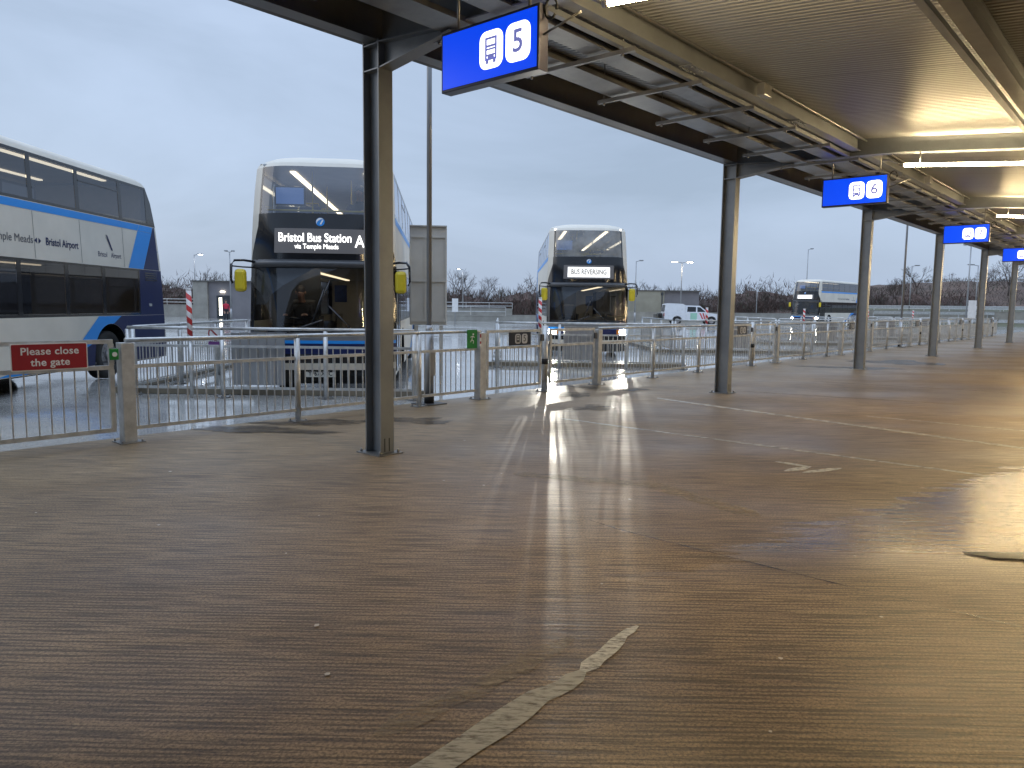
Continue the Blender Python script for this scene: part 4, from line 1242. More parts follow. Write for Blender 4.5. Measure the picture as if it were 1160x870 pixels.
def make_bus(label, loc, rz):
    t = thing('double_decker_bus', label, 'bus', loc, rz, 'double-decker buses')
    body = bus_body(t)
    b = MB(); fpatch(b, [0.42, 0.46, 0.54], -1, 1, 0, 24, 0.004); b.build('bumper', M['white'], t)
    b = MB(); fpatch(b, seq(0.70, 0.885, 2), -1, 1, 0, 24); fpatch(b, seq(0.54, 0.70, 2), -1, 1, 1, 24); fpatch(b, [0.42, 0.54], -1, 1, 0, 24); b.build('lower_panel', [M['navy'], M['black']], t)
    b = MB(); fpatch(b, [0.885, 0.94], -1, 1, 0, 24); b.build('blue_band', M['blue'], t)
    b = MB(); fpatch(b, seq(1.08, 2.28, 6), -0.93, 0.93, 0, 20); b.build('windscreen', M['glass_cab'], t)
    b = MB(); fpatch(b, seq(3.17, 4.02, 8), -0.84, 0.84, 0, 20); b.build('upper_windscreen', M['glass_front'], t)
    # ledge above the windscreen
    b = MB(); vs, fs = [], []
    n = 20
    for i in range(n + 1):
        u = -0.95 + 1.9 * i / n
        vs += [fpt(u, 2.22, 0.05), fpt(u, 2.30, 0.09 * (1 - abs(u) ** 4)), fpt(u, 2.36, 0.0), fpt(u, 2.22, -0.01)]
    for i in range(n):
        for k in range(4): fs.append((4 * i + k, 4 * i + (k + 1) % 4, 4 * i + 4 + (k + 1) % 4, 4 * i + 4 + k))
    b.add(vs, fs, 0, True); b.build('brow_ledge', M['darkgrey'], t)
    # panes
    for s in (-1, 1):
        for k in range(len(LWY) - 1):
            a, c = LWY[k] + 0.06, LWY[k + 1] - 0.06
            b = MB(); b.add([(s * (HW - .004), a, 1.30), (s * (HW - .004), c, 1.30), (s * (HW - .004), c, 2.20), (s * (HW - .004), a, 2.20)], [(0, 1, 2, 3)])
            w = b.build('window', M['glass_side'], t)
            if k in (1, 4):
                b = MB(); b.bar((s * (HW + .002), a, 1.98), (s * (HW + .002), c, 1.98), 0.012, 0.025); b.build('vent_bar', M['black'], w)
        for k in range(len(UWY) - 1):
            a, c = UWY[k] + (0.06 if k else 0), UWY[k + 1] - (0.06 if k < len(UWY) - 2 else 0)
            b = MB(); b.add([(s * (side_x(3.25) - .004), a, 3.25), (s * (side_x(3.25) - .004), c, 3.25), (s * (side_x(3.97) - .004), c, 3.97), (s * (side_x(3.97) - .004), a, 3.97)], [(0, 1, 2, 3)])
            w = b.build('window', M['glass_side'], t)
            if k in (2, 5):
                b = MB(); b.bar((s * (side_x(3.78) + .002), a, 3.78), (s * (side_x(3.78) + .002), c, 3.78), 0.012, 0.022); b.build('vent_bar', M['black'], w)
        # livery
        decal('blue_stripe', M['blue'], [[(0.80, 3.06), (9.775, 3.06), (9.86, 3.19), (0.80, 3.19)], [(9.785, 3.06), (10.385, 3.06), (10.44, 3.19), (9.87, 3.19)], [(9.30, 2.25), (9.92, 2.25), (10.38, 3.055), (9.78, 3.055)]], s, t)
        ZR = [(5.9, 0.32), (7.0, 0.44), (8.0, 0.78), (8.95, 1.255)]; ZL = [(5.2, 0.32), (6.4, 0.47), (7.48, 0.78), (8.12, 1.255)]
        def zc(y, T, lo, hi): return max(zbot(y) + 0.004, min(interp(T, y) if y > T[0][0] else lo, hi))
        blue, navy = [], []
        ysl = sorted(set([5.2, 5.9, 6.4, 7.0, 7.48, 8.0, 8.12, 8.95, 9.17, 9.3, 10.0, 10.80] + seq(5.2, 7.9, 12) + seq(7.93, 9.17, 24)))
        for ya, yb in zip(ysl, ysl[1:]):
            A = [(q, max(zbot(q) + .003, 0.312), zc(q, ZR, 0.312, 1.255), zc(q, ZL, 0.312, 1.255)) for q in (ya, yb)]
            if max(A[0][3] - A[0][2], A[1][3] - A[1][2]) > 0.002: blue.append([(ya, A[0][2]), (yb, A[1][2]), (yb, A[1][3]), (ya, A[0][3])])
            if max(A[0][2] - A[0][1], A[1][2] - A[1][1]) > 0.002: navy.append([(ya, A[0][1]), (yb, A[1][1]), (yb, A[1][2]), (ya, A[0][2])])
        decal('blue_stripe', M['blue'], blue, s, t)
        decal('navy_panel', M['navy'], navy, s, t)
        decal('navy_panel', M['navy'], [[(9.925, 2.25), (10.62, 2.25), (10.52, 3.19), (10.46, 3.19)]], s, t)
        b = MB()
        for y in UWY[1:-1]:
            b.add([(s * (side_x(z) + .003), y + d, z) for d, z in ((-.005, 2.26), (.005, 2.26), (.005, 3.05), (-.005, 3.05))], [(0, 1, 2, 3)])
        b.build('panel_seam', M['darkgrey'], t)
        # wheels
        for yc in (2.75, 8.55):
            b = MB(); T = Matrix.Translation((s * 1.08, yc, 0.48)) @ Matrix.Rotation(pi / 2, 4, 'Y')
            prof = [(-0.14, 0.30), (-0.14, 0.44), (-0.11, 0.48), (0.11, 0.48), (0.14, 0.44), (0.14, 0.30)]
            vs, fs = [], []
            for k in range(28):
                a = 2 * pi * k / 28
                for h, r in prof: vs.append((r * cos(a), r * sin(a), h))
            q = len(prof)
            for k in range(28):
                for j in range(q): fs.append((k * q + j, k * q + (j + 1) % q, ((k + 1) % 28) * q + (j + 1) % q, ((k + 1) % 28) * q + j))
            b.add(vs, fs, 0, True, T); w = b.build('wheel', M['rubber'], t)
            b = MB(); hs = s * 0.10
            b.tube([(0, 0, hs - s * 0.02), (0, 0, hs)], 0.30, 24, T=T); b.tube([(0, 0, hs), (0, 0, hs + s * 0.05)], 0.11, 14, T=T, r2=0.09)
            for k in range(10):
                a = 2 * pi * k / 10; b.tube([(0.17 * cos(a), 0.17 * sin(a), hs), (0.17 * cos(a), 0.17 * sin(a), hs + s * 0.02)], 0.016, 6, T=T)
            b.build('rim', M['rim'], w)
        # mirrors on swan-neck arms
        b = MB()
        p0 = fpt(s * 0.93, 2.32, 0.0)
        px = s * 1.52
        pts = [p0, (s * 1.34, p0.y - 0.14, 2.34), (px - s * 0.05, p0.y - 0.24, 2.33), (px, p0.y - 0.26, 2.26), (px + s * .01, p0.y - 0.26, 2.0), (px - s * 0.02, p0.y - 0.26, 1.92)]
        b.tube(pts, 0.022, 8); b.tube([p0 + Vector((0, 0, -0.1)), (s * 1.36, p0.y - 0.14, 2.22), (px - s * .02, p0.y - 0.25, 2.23)], 0.014, 8)
        mr = b.build('mirror', M['black'], t)
        b = MB(); x0, x1 = sorted((px - s * 0.05, px - s * 0.25))
        b.box((x0, p0.y - 0.31, 1.78), (x1, p0.y - 0.20, 2.18), ch=0.06); b.build('mirror_head', M['yellow'], mr)
        # headlights
        b = MB(); us = sorted((s * 0.78, s * 0.95)); fpatch(b, seq(0.70, 0.87, 2), us[0], us[1], 0, 5, 0.008); b.build('headlight', M['lens_off'], t)
        b = MB(); us = sorted((s * 0.70, s * 0.765)); fpatch(b, seq(0.70, 0.87, 2), us[0], us[1], 0, 3, 0.007); b.build('indicator', M['amber'], t)
        b = MB(); c = fpt(s * 0.86, 4.07, 0.012); b.box((c.x - 0.03, c.y - 0.015, c.z - 0.02), (c.x + 0.03, c.y + 0.02, c.z + 0.02), ch=0.006); b.build('marker_lamp', M['lens_off'], t)
        # rear side vents
        b = MB()
        for k in range(4): b.bar((s * (HW - .012 + .008), 9.98, 2.02 + 0.05 * k), (s * (HW - .012 + .008), 10.5, 2.02 + 0.05 * k), 0.02, 0.022)
        b.build('engine_vent', M['black'], t)
        b = MB(); b.box((min(s * 1.272, s * 1.28), 10.12, 1.45), (max(s * 1.272, s * 1.28), 10.24, 1.51)); b.build('side_marker', M['lens_off'], t)
        b = MB(); b.box((min(s * 1.24, s * 1.262), 10.52, 2.62), (max(s * 1.24, s * 1.262), 10.62, 2.68)); b.build('side_marker', M['lens_off'], t)
    # nearside doors (+x side)
    b = MB(); b.box((HW - 0.002, 0.56, 0.36), (HW + 0.010, 1.72, 0.42)); b.box((HW - 0.002, 0.56, 2.14), (HW + 0.010, 1.72, 2.2))
    for y in (0.56, 1.11, 1.66): b.box((HW - 0.002, y, 0.4205), (HW + 0.010, y + 0.06, 2.1395))
    d = b.build('door', M['black'], t)
    b = MB(); b.add([(HW + 0.003, 0.6, 0.42), (HW + 0.003, 1.7, 0.42), (HW + 0.003, 1.7, 2.14), (HW + 0.003, 0.6, 2.14)], [(0, 1, 2, 3)]); b.build('door_glass', M['glass_side'], d)
    # wipers
    for x0, x1, z1 in ((-0.55, 0.05, 1.30), (0.6, 0.15, 1.55)):
        b = MB(); a = fpt(x0 / HW, 1.08, 0.03); c = fpt(x1 / HW, z1, 0.035); c2 = fpt((x1 + 0.02) / HW, min(2.0, z1 + 0.55), 0.04)
        b.tube([a, c], 0.014, 6); b.tube([fpt(x1 / HW - 0.16, z1 - 0.12, 0.03), c2], 0.010, 6); b.build('wiper', M['black'], t)
    # destination display with its housing
    b = MB()
    fpatch(b, seq(2.47, 2.90, 3), -0.62, 0.62, 0, 16, 0.008); b.build('destination_display', M['led_back'], t)
    # operator roundel
    c = fpt(0.0, 3.02, 0.006)
    b = MB(); T = face_T(c, (1, 0, 0), (0, 0.12, 1))
    b.prism([(0.075 * cos(k * pi / 12), 0.075 * sin(k * pi / 12)) for k in range(24)], 0, 0.003, 'z', T=T); rd = b.build('roundel', M['blue'], t)
    b = MB()
    for k in range(14):
        a0, a1 = radians(40 + 12 * k), radians(40 + 12 * (k + 1))
        w0, w1 = 0.032 * sin(pi * k / 14) + 0.003, 0.032 * sin(pi * (k + 1) / 14) + 0.003
        b.add([((0.07) * cos(a0), 0.07 * sin(a0), 0.0045), (0.07 * cos(a1), 0.07 * sin(a1), 0.0045), ((0.07 - w1) * cos(a1), (0.07 - w1) * sin(a1), 0.0045), ((0.07 - w0) * cos(a0), (0.07 - w0) * sin(a0), 0.0045)], [(0, 1, 2, 3)], T=T)
    b.add([(-0.01, -0.045, 0.0045), (0.018, -0.045, 0.0045), (0.055, 0.03, 0.0045), (0.03, 0.035, 0.0045)], [(0, 1, 2, 3)], T=T)
    b.build('swoosh', M['white_paint'], rd)
    # number plate backing
    b = MB(); c = fpt(0, 0.35, 0.018); T = face_T(c, (1, 0, 0), (0, 0, 1)); b.box((-0.26, -0.057, -0.004), (0.26, 0.057, 0.0), T=T); b.build('number_plate', M['plate_y'], t)
    # interior
    b = MB(); b.box((-1.17, 0.9, 2.38), (1.17, 10.3, 2.44)); b.build('upper_floor', M['darkgrey'], t)
    b = MB(); b.box((-1.14, 0.92, 4.08), (1.14, 10.0, 4.11)); b.box((-1.14, 10.15, 2.46), (1.14, 10.2, 4.05)); b.build('upper_ceiling', M['cream_int'], t)
    b = MB(); b.box((-1.2, 0.75, 2.30), (1.2, 10.3, 2.33)); b.box((-1.2, 9.9, 0.45), (1.2, 9.94, 2.29)); b.build('lower_ceiling', M['cream_int'], t)
    b = MB(); b.box((-1.2, 0.62, 0.32), (1.2, 9.8, 0.36)); b.build('lower_floor', M['darkgrey'], t)
    for s in (-1, 1):
        b = MB(); b.box((min(s * 0.62, s * 0.72), 1.4, 4.055), (max(s * 0.62, s * 0.72), 9.6, 4.078)); b.build('saloon_light', M['saloon'], t)
        b = MB(); b.box((min(s * 0.62, s * 0.72), 2.6, 2.275), (max(s * 0.62, s * 0.72), 9.4, 2.298)); b.build('saloon_light', M['saloon_low'], t)
    b = MB(); b.box((-0.75, 1.0, 2.27), (-0.25, 1.08, 2.298)); b.build('cab_light', M['cab'], t)
    def seat(x, y, z, name='seat'):
        b = MB()
        b.box((x - 0.21, y - 0.24, z + 0.38), (x + 0.21, y + 0.20, z + 0.47), ch=0.03)
        T = Matrix.Translation((x, y + 0.20, z + 0.42)) @ Matrix.Rotation(radians(-10), 4, 'X')
        b.box((-0.21, 0.0, 0.0), (0.21, 0.07, 0.66), T=T, ch=0.03)
        b.box((x - 0.16, y - 0.05, z), (x - 0.12, y + 0.05, z + 0.38), 1)
        b.tube([T @ Vector((-0.19, 0.04, 0.62)), T @ Vector((-0.15, 0.04, 0.73)), T @ Vector((0.15, 0.04, 0.73)), T @ Vector((0.19, 0.04, 0.62))], 0.014, 6, 2)
        return b.build(name, [M['seat'], M['seat_back'], M['yellow']], t)
    for y in (1.7, 2.55, 3.4, 4.25, 5.1):
        for x in (-0.92, -0.47, 0.47, 0.92): seat(x, y, 2.44)
    b = MB()
    for x, y in ((-0.3, 1.3), (0.3, 2.2), (-0.3, 3.1)): b.tube([(x, y, 2.45), (x, y, 4.07)], 0.016, 8)
    b.tube([(-1.05, 0.98, 3.3), (1.05, 0.98, 3.3)], 0.018, 8)
    b.build('grab_pole', M['yellow'], t)
    b = MB(); b.box((-0.98, 1.25, 3.42), (-0.42, 1.29, 3.78), ch=0.01); sc_ = b.build('monitor', M['black'], t)
    b = MB(); b.box((-0.95, 1.243, 3.45), (-0.45, 1.248, 3.75)); b.build('screen', M['screen'], sc_)
    # cab: dash, blind, partition, wheel, seat
    b = MB()
    vs, fs = [], []
    n = 20
    for i in range(n + 1):
        u = -0.9 + 1.8 * i / n
        vs += [fpt(u, 1.10, -0.05), fpt(u, 1.16, -0.10), Vector((u * 1.2, 0.95, 1.12)), Vector((u * 1.2, 0.95, 0.5))]
    for i in range(n):
        for k in range(3): fs.append((4 * i + k, 4 * i + k + 1, 4 * i + 5 + k, 4 * i + 4 + k))
    b.add(vs, fs, 0, True); b.build('dashboard', M['darkgrey'], t)
    b = MB()
    vs = [fpt(u, z, -0.03) for u, z in ((-0.9, 2.26), (0.1, 2.26), (-0.1, 2.2), (-0.30, 2.05), (-0.50, 1.90), (-0.66, 1.74), (-0.74, 1.56), (-0.9, 1.56))]
    b.add(vs, [(0, 1, 2), (0, 2, 3), (0, 3, 4), (0, 4, 5), (0, 5, 6), (0, 6, 7)]); b.build('sun_blind', M['darkgrey'], t)
    b = MB(); b.box((-1.18, 1.75, 0.37), (-0.25, 1.79, 2.28)); b.box((-0.24, 1.2, 0.37), (-0.20, 1.79, 1.35)); b.build('cab_partition', M['darkgrey'], t)
    b = MB()
    T = Matrix.Translation((-0.62, 0.98, 1.20)) @ Matrix.Rotation(radians(-32), 4, 'X')
    ring = [(0.22 * cos(a), 0.22 * sin(a), 0) for a in [2 * pi * k / 24 for k in range(25)]]
    b.tube(ring, 0.016, 8, T=T); b.bar((-0.21, 0, 0), (0.21, 0, 0), 0.04, 0.015, T=T); b.tube([(0, 0, 0), (0, 0, -0.25)], 0.03, 8, T=T)
    b.build('steering_wheel', M['black'], t)
    b = MB(); b.box((-0.77, 1.12, 0.84), (-0.29, 1.57, 0.95), ch=0.03); b.box((-0.75, 1.55, 0.93), (-0.31, 1.67, 1.66), ch=0.04); b.box((-0.63, 1.27, 0.37), (-0.43, 1.47, 0.84)); b.build('driver_seat', M['seat_back'], t)
    b = MB(); b.box((0.12, 2.05, 0.4), (1.1, 2.1, 1.25)); b.build('luggage_rack', M['cream_int'], t)
    b = MB(); b.box((0.05, 1.50, 1.62), (0.28, 1.53, 1.95), ch=0.01); b.build('notice_board', M['seat'], t)
    return t


def write_dest(t, panel=False, lines=(), fleet=False):
    if panel:
        b = MB(); fpatch(b, seq(2.52, 2.84, 3), -0.52, 0.52, 0, 16, 0.012); b.build('lit_panel', M['led_panel'], t)
    for body, size, x, z, sx, m, bold in lines:
        c = fpt(0.0, z, 0.020)
        text_obj('display_text', body, size, m, t, face_T((x, c.y, z), (1, 0, 0), (0, 0.03, 1)), depth=0.002, sx=sx, bold=bold)


def write_plate(t, s):
    c = fpt(0, 0.35, 0.0225)
    text_obj('plate_text', s, 0.105, M['black_sign'], t, face_T((0, c.y, 0.35), (1, 0, 0), (0, 0, 1)), depth=0.0005, sx=0.86, bold=0.002)


def write_side(t):
    for s in (1,):
        x = side_x(2.6) + 0.006
        def tx(body, y, z, size, m, bold=0.0, sx=1.0):
            text_obj('side_lettering', body, size, m, t, face_T((x, y, z), (0, 1, 0), (0, 0, 1)), depth=0.0008, sx=sx, bold=bold)
        tx('Bristol Temple Meads', 5.45, 2.56, 0.185, M['seat_back'])
        tx('Bristol Airport', 7.08, 2.56, 0.185, M['navy'], 0.003, 0.86)
        tx('Bristol    Airport', 8.62, 2.46, 0.145, M['navy'], 0.001, 0.85)
        b = MB()
        xx = x
        b.add([(xx, 8.50, 2.86), (xx, 8.56, 2.84), (xx, 8.74, 2.56), (xx, 8.68, 2.56)], [(0, 1, 2, 3)])
        b.build('tail_mark', M['navy'], t)
        b = MB()
        b.add([(xx, 6.30, 2.56), (xx, 6.37, 2.61), (xx, 6.37, 2.51)], [(0, 1, 2)]); b.add([(xx, 6.48, 2.56), (xx, 6.41, 2.61), (xx, 6.41, 2.51)], [(0, 1, 2)])
        b.build('arrow_mark', M['navy'], t)


PHI = BA - pi / 2
bus5 = make_bus('double-decker bus showing Bristol Bus Station, parked nose-on behind the first column', fr(12.85, -3.47, 0), PHI + radians(6))
bus4 = copy_tree(bus5); bus4['label'] = 'white, blue and navy double-decker bus seen from its side at the left edge'
bus6 = copy_tree(bus5); bus6['label'] = 'double-decker bus showing BUS REVERSING with headlights on, mid-picture'
bus7 = copy_tree(bus5); bus7['label'] = 'distant double-decker bus with headlights on, driving in beyond the second column'
bus4.rotation_euler.z = PHI; bus4.location = fr(6.4, -9.5, 0); bus6.location = fr(23.3, 2.07, 0); bus7.location = fr(68, 25.3, 0)
bus6.rotation_euler.z = PHI + radians(0.8)
bus7.rotation_euler.z = PHI - radians(43)
for t in (bus4, bus5, bus6, bus7): write_side(t)
for t in (bus5, bus6): t.scale = (1, 1, 0.978)
write_dest(bus5, False, [('Bristol Bus Station', 0.215, -0.085, 2.735, 0.775, M['led'], 0.002), ('via Temple Meads', 0.122, -0.06, 2.585, 0.84, M['led'], 0.0), ('A1', 0.30, 0.735, 2.675, 0.82, M['led'], 0.002)])
write_dest(bus4, False, [('Bristol Airport', 0.24, -0.2, 2.69, 0.9, M['led'], 0.004)])
write_dest(bus6, True, [('BUS REVERSING', 0.225, 0.0, 2.68, 0.70, M['led_grey'], 0.006)])
write_dest(bus7, True, [])
write_plate(bus5, 'YP67 XUC')
for q in ('',):
    for t, mm in ((bus6, 'lens_on'), (bus7, 'lens_on')):
        for c in kids(t):
            if t is bus6 and c.name.startswith('upper_windscreen'):
                me = c.data.copy(); me.materials[0] = M['hazy']; c.data = me
            if c.name.startswith('headlight') or (c.name.startswith('marker_lamp') and t is bus6):
                me = c.data.copy(); me.materials[0] = M['lens_on' if c.name.startswith('headlight') else 'marker']; c.data = me


def spot(name, loc, aim, power, size, rad=0.04, col=(1, 0.95, 0.82), blend=0.5, parent=None):
    l = bpy.data.lights.new(name, 'SPOT'); l.energy = power; l.spot_size = size; l.spot_blend = blend; l.shadow_soft_size = rad; l.color = col
    o = bpy.data.objects.new(name, l); COL.objects.link(o); o.location = loc
    d = Vector(aim) - Vector(loc); o.rotation_euler = d.to_track_quat('-Z', 'Y').to_euler()
    return o


def headlamps(t, pw):
    R_ = Matrix.Rotation(t.rotation_euler.z, 4, 'Z')
    for s, k in ((-1, 1.0), (1, 0.4)):
        p = t.location + R_ @ (fpt(s * 0.865, 0.785, 0.05))
        a = t.location + R_ @ Vector((s * 0.9, -20, -3.0))
        o = spot('headlight_beam', p, a, pw * k, radians(46), 0.03, blend=0.6)
headlamps(bus6, 750); headlamps(bus7, 700)

# driver of the waiting bus and the passenger upstairs
def at_bus(t, x, y, z):
    return t.location + Matrix.Rotation(t.rotation_euler.z, 4, 'Z') @ Vector((x, y, z))
d = person('bus driver in dark uniform seated at the wheel of the Bristol Bus Station bus', 'sit', ['skin', 'cloth_dark', 'shoe'], at_bus(bus5, -0.53, 1.30, 0.50), PHI, seated('cloth_dark', turn=-0.5))
head_bits(d, (-0.015, 0.0, 1.26))
d = person('passenger in grey top seated upstairs at the front of the waiting bus', 'sit', ['skin', 'cloth_grey', 'cloth_dark', 'shoe'], at_bus(bus5, 0.52, 1.62, 2.42), PHI, seated('cloth_grey', 'cloth_dark'))
head_bits(d, (0, 0.0, 1.26))
d = person('distant person in a red jacket standing by the far grey plant room', 'stand', ['skin', 'cloth_red', 'cloth_dark', 'shoe'], fr(60, -23.7, 0), PHI + 0.5, standing('cloth_red', 'cloth_dark'))
head_bits(d, (0, -0.02, 1.66))

# ------------------------------------------------------------------ pickup
def pickup(loc, rz):
    t = thing('pickup_truck', 'white pickup truck with a hardtop over its load bed, parked far off', 'truck', loc, rz)
    # local x forward, y left
    hw = 0.92
    def arch(xc, r, n=10): return [(xc + r * cos(pi - pi * k / n), 0.38 + r * sin(pi - pi * k / n)) for k in range(n + 1)]
    low = [(-2.6, 0.5), (-1.95, 0.42)] + arch(-1.45, 0.45) + [(-0.9, 0.40), (1.15, 0.40)] + arch(1.68, 0.45) + [(2.2, 0.45), (2.58, 0.5), (2.66, 0.75), (2.60, 0.98), (1.4, 1.12), (-0.62, 1.12), (-2.62, 1.12)]
    b = MB(); b.prism(low, -hw, hw, 'y'); b.build('body', M['truck'], t)
    b = MB()
    b.add([(1.4, -hw + .02, 1.125), (0.62, -hw + 0.16, 1.76), (-0.62, -hw + 0.16, 1.78), (-0.66, -hw + .02, 1.125),
           (1.4, hw - .02, 1.125), (0.62, hw - 0.16, 1.76), (-0.62, hw - 0.16, 1.78), (-0.66, hw - .02, 1.125)],
          [(0, 1, 2, 3), (7, 6, 5, 4), (0, 4, 5, 1), (1, 5, 6, 2), (2, 6, 7, 3)])
    cab = b.build('cab', M['truck'], t)
    for s in (-1, 1):
        y0, y1 = s * (hw - .012), s * (hw - 0.135)
        def P(x, k, zlo=1.18, zhi=1.66): return (x, y0 + (y1 - y0) * ((k - 1.12) / 0.65), k)
        for poly in ([(1.15, 1.2), (0.66, 1.62), (0.38, 1.64), (0.38, 1.2)], [(0.26, 1.2), (0.26, 1.65), (-0.5, 1.67), (-0.56, 1.2)]):
            b = MB(); b.add([P(x, z) for x, z in poly], [tuple(range(len(poly)))]); b.build('side_window', M['black'], t)
        b = MB(); b.add([(-0.25, s * (hw + .004), 0.42), (0.35, s * (hw + .004), 0.42), (0.35, s * (hw + .004), 1.1), (-0.25, s * (hw + .004), 1.1)], [(0, 1, 2, 3)]); b.build('green_livery', M['truck_green'], t)
        b = MB()
        for k in range(3): b.add([(0.55 + k * .28, s * (hw + .005), 1.1), (0.68 + k * .28, s * (hw + .005), 1.1), (0.95 + k * .2, s * (hw + .005), 0.55), (0.82 + k * .2, s * (hw + .005), 0.55)], [(0, 1, 2, 3)])
        b.build('red_stripe', M['truck_red'], t)
        for xc in (-1.45, 1.68):
            b = MB(); T = Matrix.Translation((xc, s * 0.80, 0.38)) @ Matrix.Rotation(pi / 2, 4, 'X')
            b.tube([(0, 0, -0.12), (0, 0, 0.12)], 0.38, 22, T=T); w = b.build('wheel', M['rubber'], t)
            b = MB(); b.tube([(0, 0, -s * 0.121), (0, 0, -s * 0.135)], 0.22, 16, T=T); b.build('rim', M['rim'], w)
    b = MB(); b.add([(1.44, -0.80, 1.13), (0.66, -0.70, 1.74), (0.66, 0.70, 1.74), (1.44, 0.80, 1.13)], [(0, 1, 2, 3)]); b.build('windscreen', M['black'], t)
    b = MB()
    sec = [(-0.68, 1.125), (-0.68, 1.78), (-0.95, 1.92), (-2.1, 1.96), (-2.5, 1.90), (-2.62, 1.125)]
    b.prism(sec, -hw + 0.05, hw - 0.05, 'y'); b.build('hardtop', M['truck'], t)
    b = MB(); b.add([(-2.632, -0.7, 1.2), (-2.532, -0.66, 1.82), (-2.532, 0.66, 1.82), (-2.632, 0.7, 1.2)], [(0, 1, 2, 3)]); b.build('rear_window', M['black'], t)
    b = MB(); b.box((-3.35, -0.72, 0.55), (-2.66, 0.72, 0.62)); b.box((-3.35, -0.72, 0.62), (-3.30, 0.72, 0.95)); b.box((-3.1, -0.5, 0.62), (-2.75, 0.5, 1.05), ch=0.03); b.build('tail_rack', M['black'], t)
    b = MB()
    for s in (-1, 1): b.box((-2.66, s * 0.8 - .08, 0.8), (-2.625, s * 0.8 + .08, 1.05))
    b.build('tail_lamp', M['redlens'], t)
    b = MB()
    for s in (-1, 1): b.box((2.56, s * 0.72 - .14, 0.78), (2.64, s * 0.72 + .14, 0.93))
    b.build('headlamp', M['lens_off'], t)
    return t
pickup(fr(70, 15.7, 0), PHI)

# ------------------------------------------------------------------ background
# concrete parapet walls round the far side of the apron
def wall(label, a, c, h, th, m, rail=0.0, cat='wall', name='parapet_wall'):
    a, c = fr(*a), fr(*c)
    t = thing(name, label, cat, (a.x, a.y, 0), 0)
    d = c - a; L = d.length
    b = MB(); b.box((0, -th / 2, -0.02), (L, th / 2, h)); b.box((-0.02, -th / 2 - 0.03, h + .002), (L + 0.02, th / 2 + 0.03, h + 0.07))
    b.build('wall_panel', m, t)
    if rail:
        b = MB()
        for z in (h + rail * 0.5, h + rail): b.tube([(0, 0, z), (L, 0, z)], 0.035, 6)
        n = int(L / 2.4)
        for i in range(n + 1): b.tube([(L * i / n, 0, h + 0.07), (L * i / n, 0, h + rail)], 0.03, 6, caps=False)
        b.build('handrail', M['rail'], t)
    t.rotation_euler.z = math.atan2(d.y, d.x)
    return t
wall('grey concrete parapet with white handrail behind the left buses', (79, -52), (79, -1.0), 1.2, 0.3, M['concrete'], 0.65)
wall('grey concrete parapet with handrail between the grey board and the reversing bus', (74, -8.5), (75, -1.6), 0.5, 0.3, M['concrete'], 0.9)
wall('low grey concrete wall running behind the reversing bus', (77, -2.0), (80, 7.5), 0.55, 0.3, M['concrete'])
wall('long low grey concrete wall behind the white pickup', (83, 6.5), (88, 44), 1.0, 0.3, M['concrete'])
wall('pale low wall rising along the far ramp at the right', (92, 40), (80, 60), 1.5, 0.3, M['concrete'], 0.6)

def plant_room(label, f, r0, r1, dep, h, door, m1, m2, split):
    p = fr(f, r0)
    t = thing('plant_room', label, 'building', (p.x, p.y, 0), PHI)
    w = r1 - r0
    b = MB(); b.box((0, 0, -0.02), (split, dep, h)); b.build('wall', m1, t)
    b = MB(); b.box((split + .003, 0.25, -0.02), (w, dep, h)); b.build('wall', m2, t)
    b = MB(); b.box((-0.1, -0.1, h + .003), (w + 0.1, dep + 0.1, h + 0.12)); b.build('roof', M['frame_dark'], t)
    if door:
        x, dw = door
        b = MB(); b.box((x, 0.19, 0.0), (x + dw, 0.246, 2.2)); d = b.build('doorway', M['door_dark'], t)
        b = MB(); b.box((x + 0.25, 0.178, 0.3), (x + 0.5, 0.188, 2.0)); b.build('lit_strip', M['doorlight'], d)
        b = MB(); b.box((x + 0.4, 0.12, 2.5), (x + 0.8, 0.24, 2.62)); b.build('wall_lamp', M['doorlight'], t)
    else:
        b = MB(); b.tube([(split - 0.25, -0.07, 0), (split - 0.25, -0.07, h - 0.1)], 0.06, 8); b.box((split - .38, -0.12, h - 0.45), (split - .12, -0.004, h - 0.12)); b.build('downpipe', M['door_dark'], t)
    return t
plant_room('low grey flat-roofed building with lit doorway left of the waiting bus', 72, -31.6, -25.2, 4, 3.5, (2.2, 1.4), M['concrete'], M['block_grey'], 1.4)
plant_room('low buff flat-roofed building behind the white pickup', 86, 10.6, 20.2, 5, 3.4, None, M['block'], M['block_grey'], 5.6)

# street lamps round the site
def street_lamp(label, f, r, h, arm, lit=None, twin=False):
    p = fr(f, r)
    t = thing('street_lamp', label, 'lamp post', (p.x, p.y, 0), PHI, 'street lamps round the apron')
    b = MB(); b.tube([(0, 0, 0), (0, 0, 1.0)], 0.10, 10); b.tube([(0, 0, 1.0), (0, 0, h)], 0.065, 10, r2=0.05); b.build('pole', M['pole'], t)
    for s in ((-1, 1) if twin else (1,)):
        x1 = arm * s
        b = MB(); b.tube([(0, 0, h - 0.06), (x1 * 0.6, 0, h + 0.04)], 0.035, 8)
        xx = sorted((x1 * 0.55, x1 * 1.25)); b.box((xx[0], -0.17, h + 0.02), (xx[1], 0.17, h + 0.13), ch=0.03); hd = b.build('lamp_head', M['pole'], t)
        b = MB(); b.box((xx[0] + 0.08, -0.13, h + 0.003), (xx[1] - 0.05, 0.13, h + 0.017)); b.build('lens', lit if lit else M['lens_off'], hd)
    return t
street_lamp('lit street lamp rising above the banded pole, left of the waiting bus', 76, -33.1, 6.3, 0.7, M['lamp_cool'])
street_lamp('unlit twin-headed street lamp above the grey building left of the bus', 68, -26.4, 6.1, 0.35, None, True)
street_lamp('lit slim street lamp above the small white sign at mid-left', 88, -6.9, 5.7, -0.6, M['lamp_cool'])
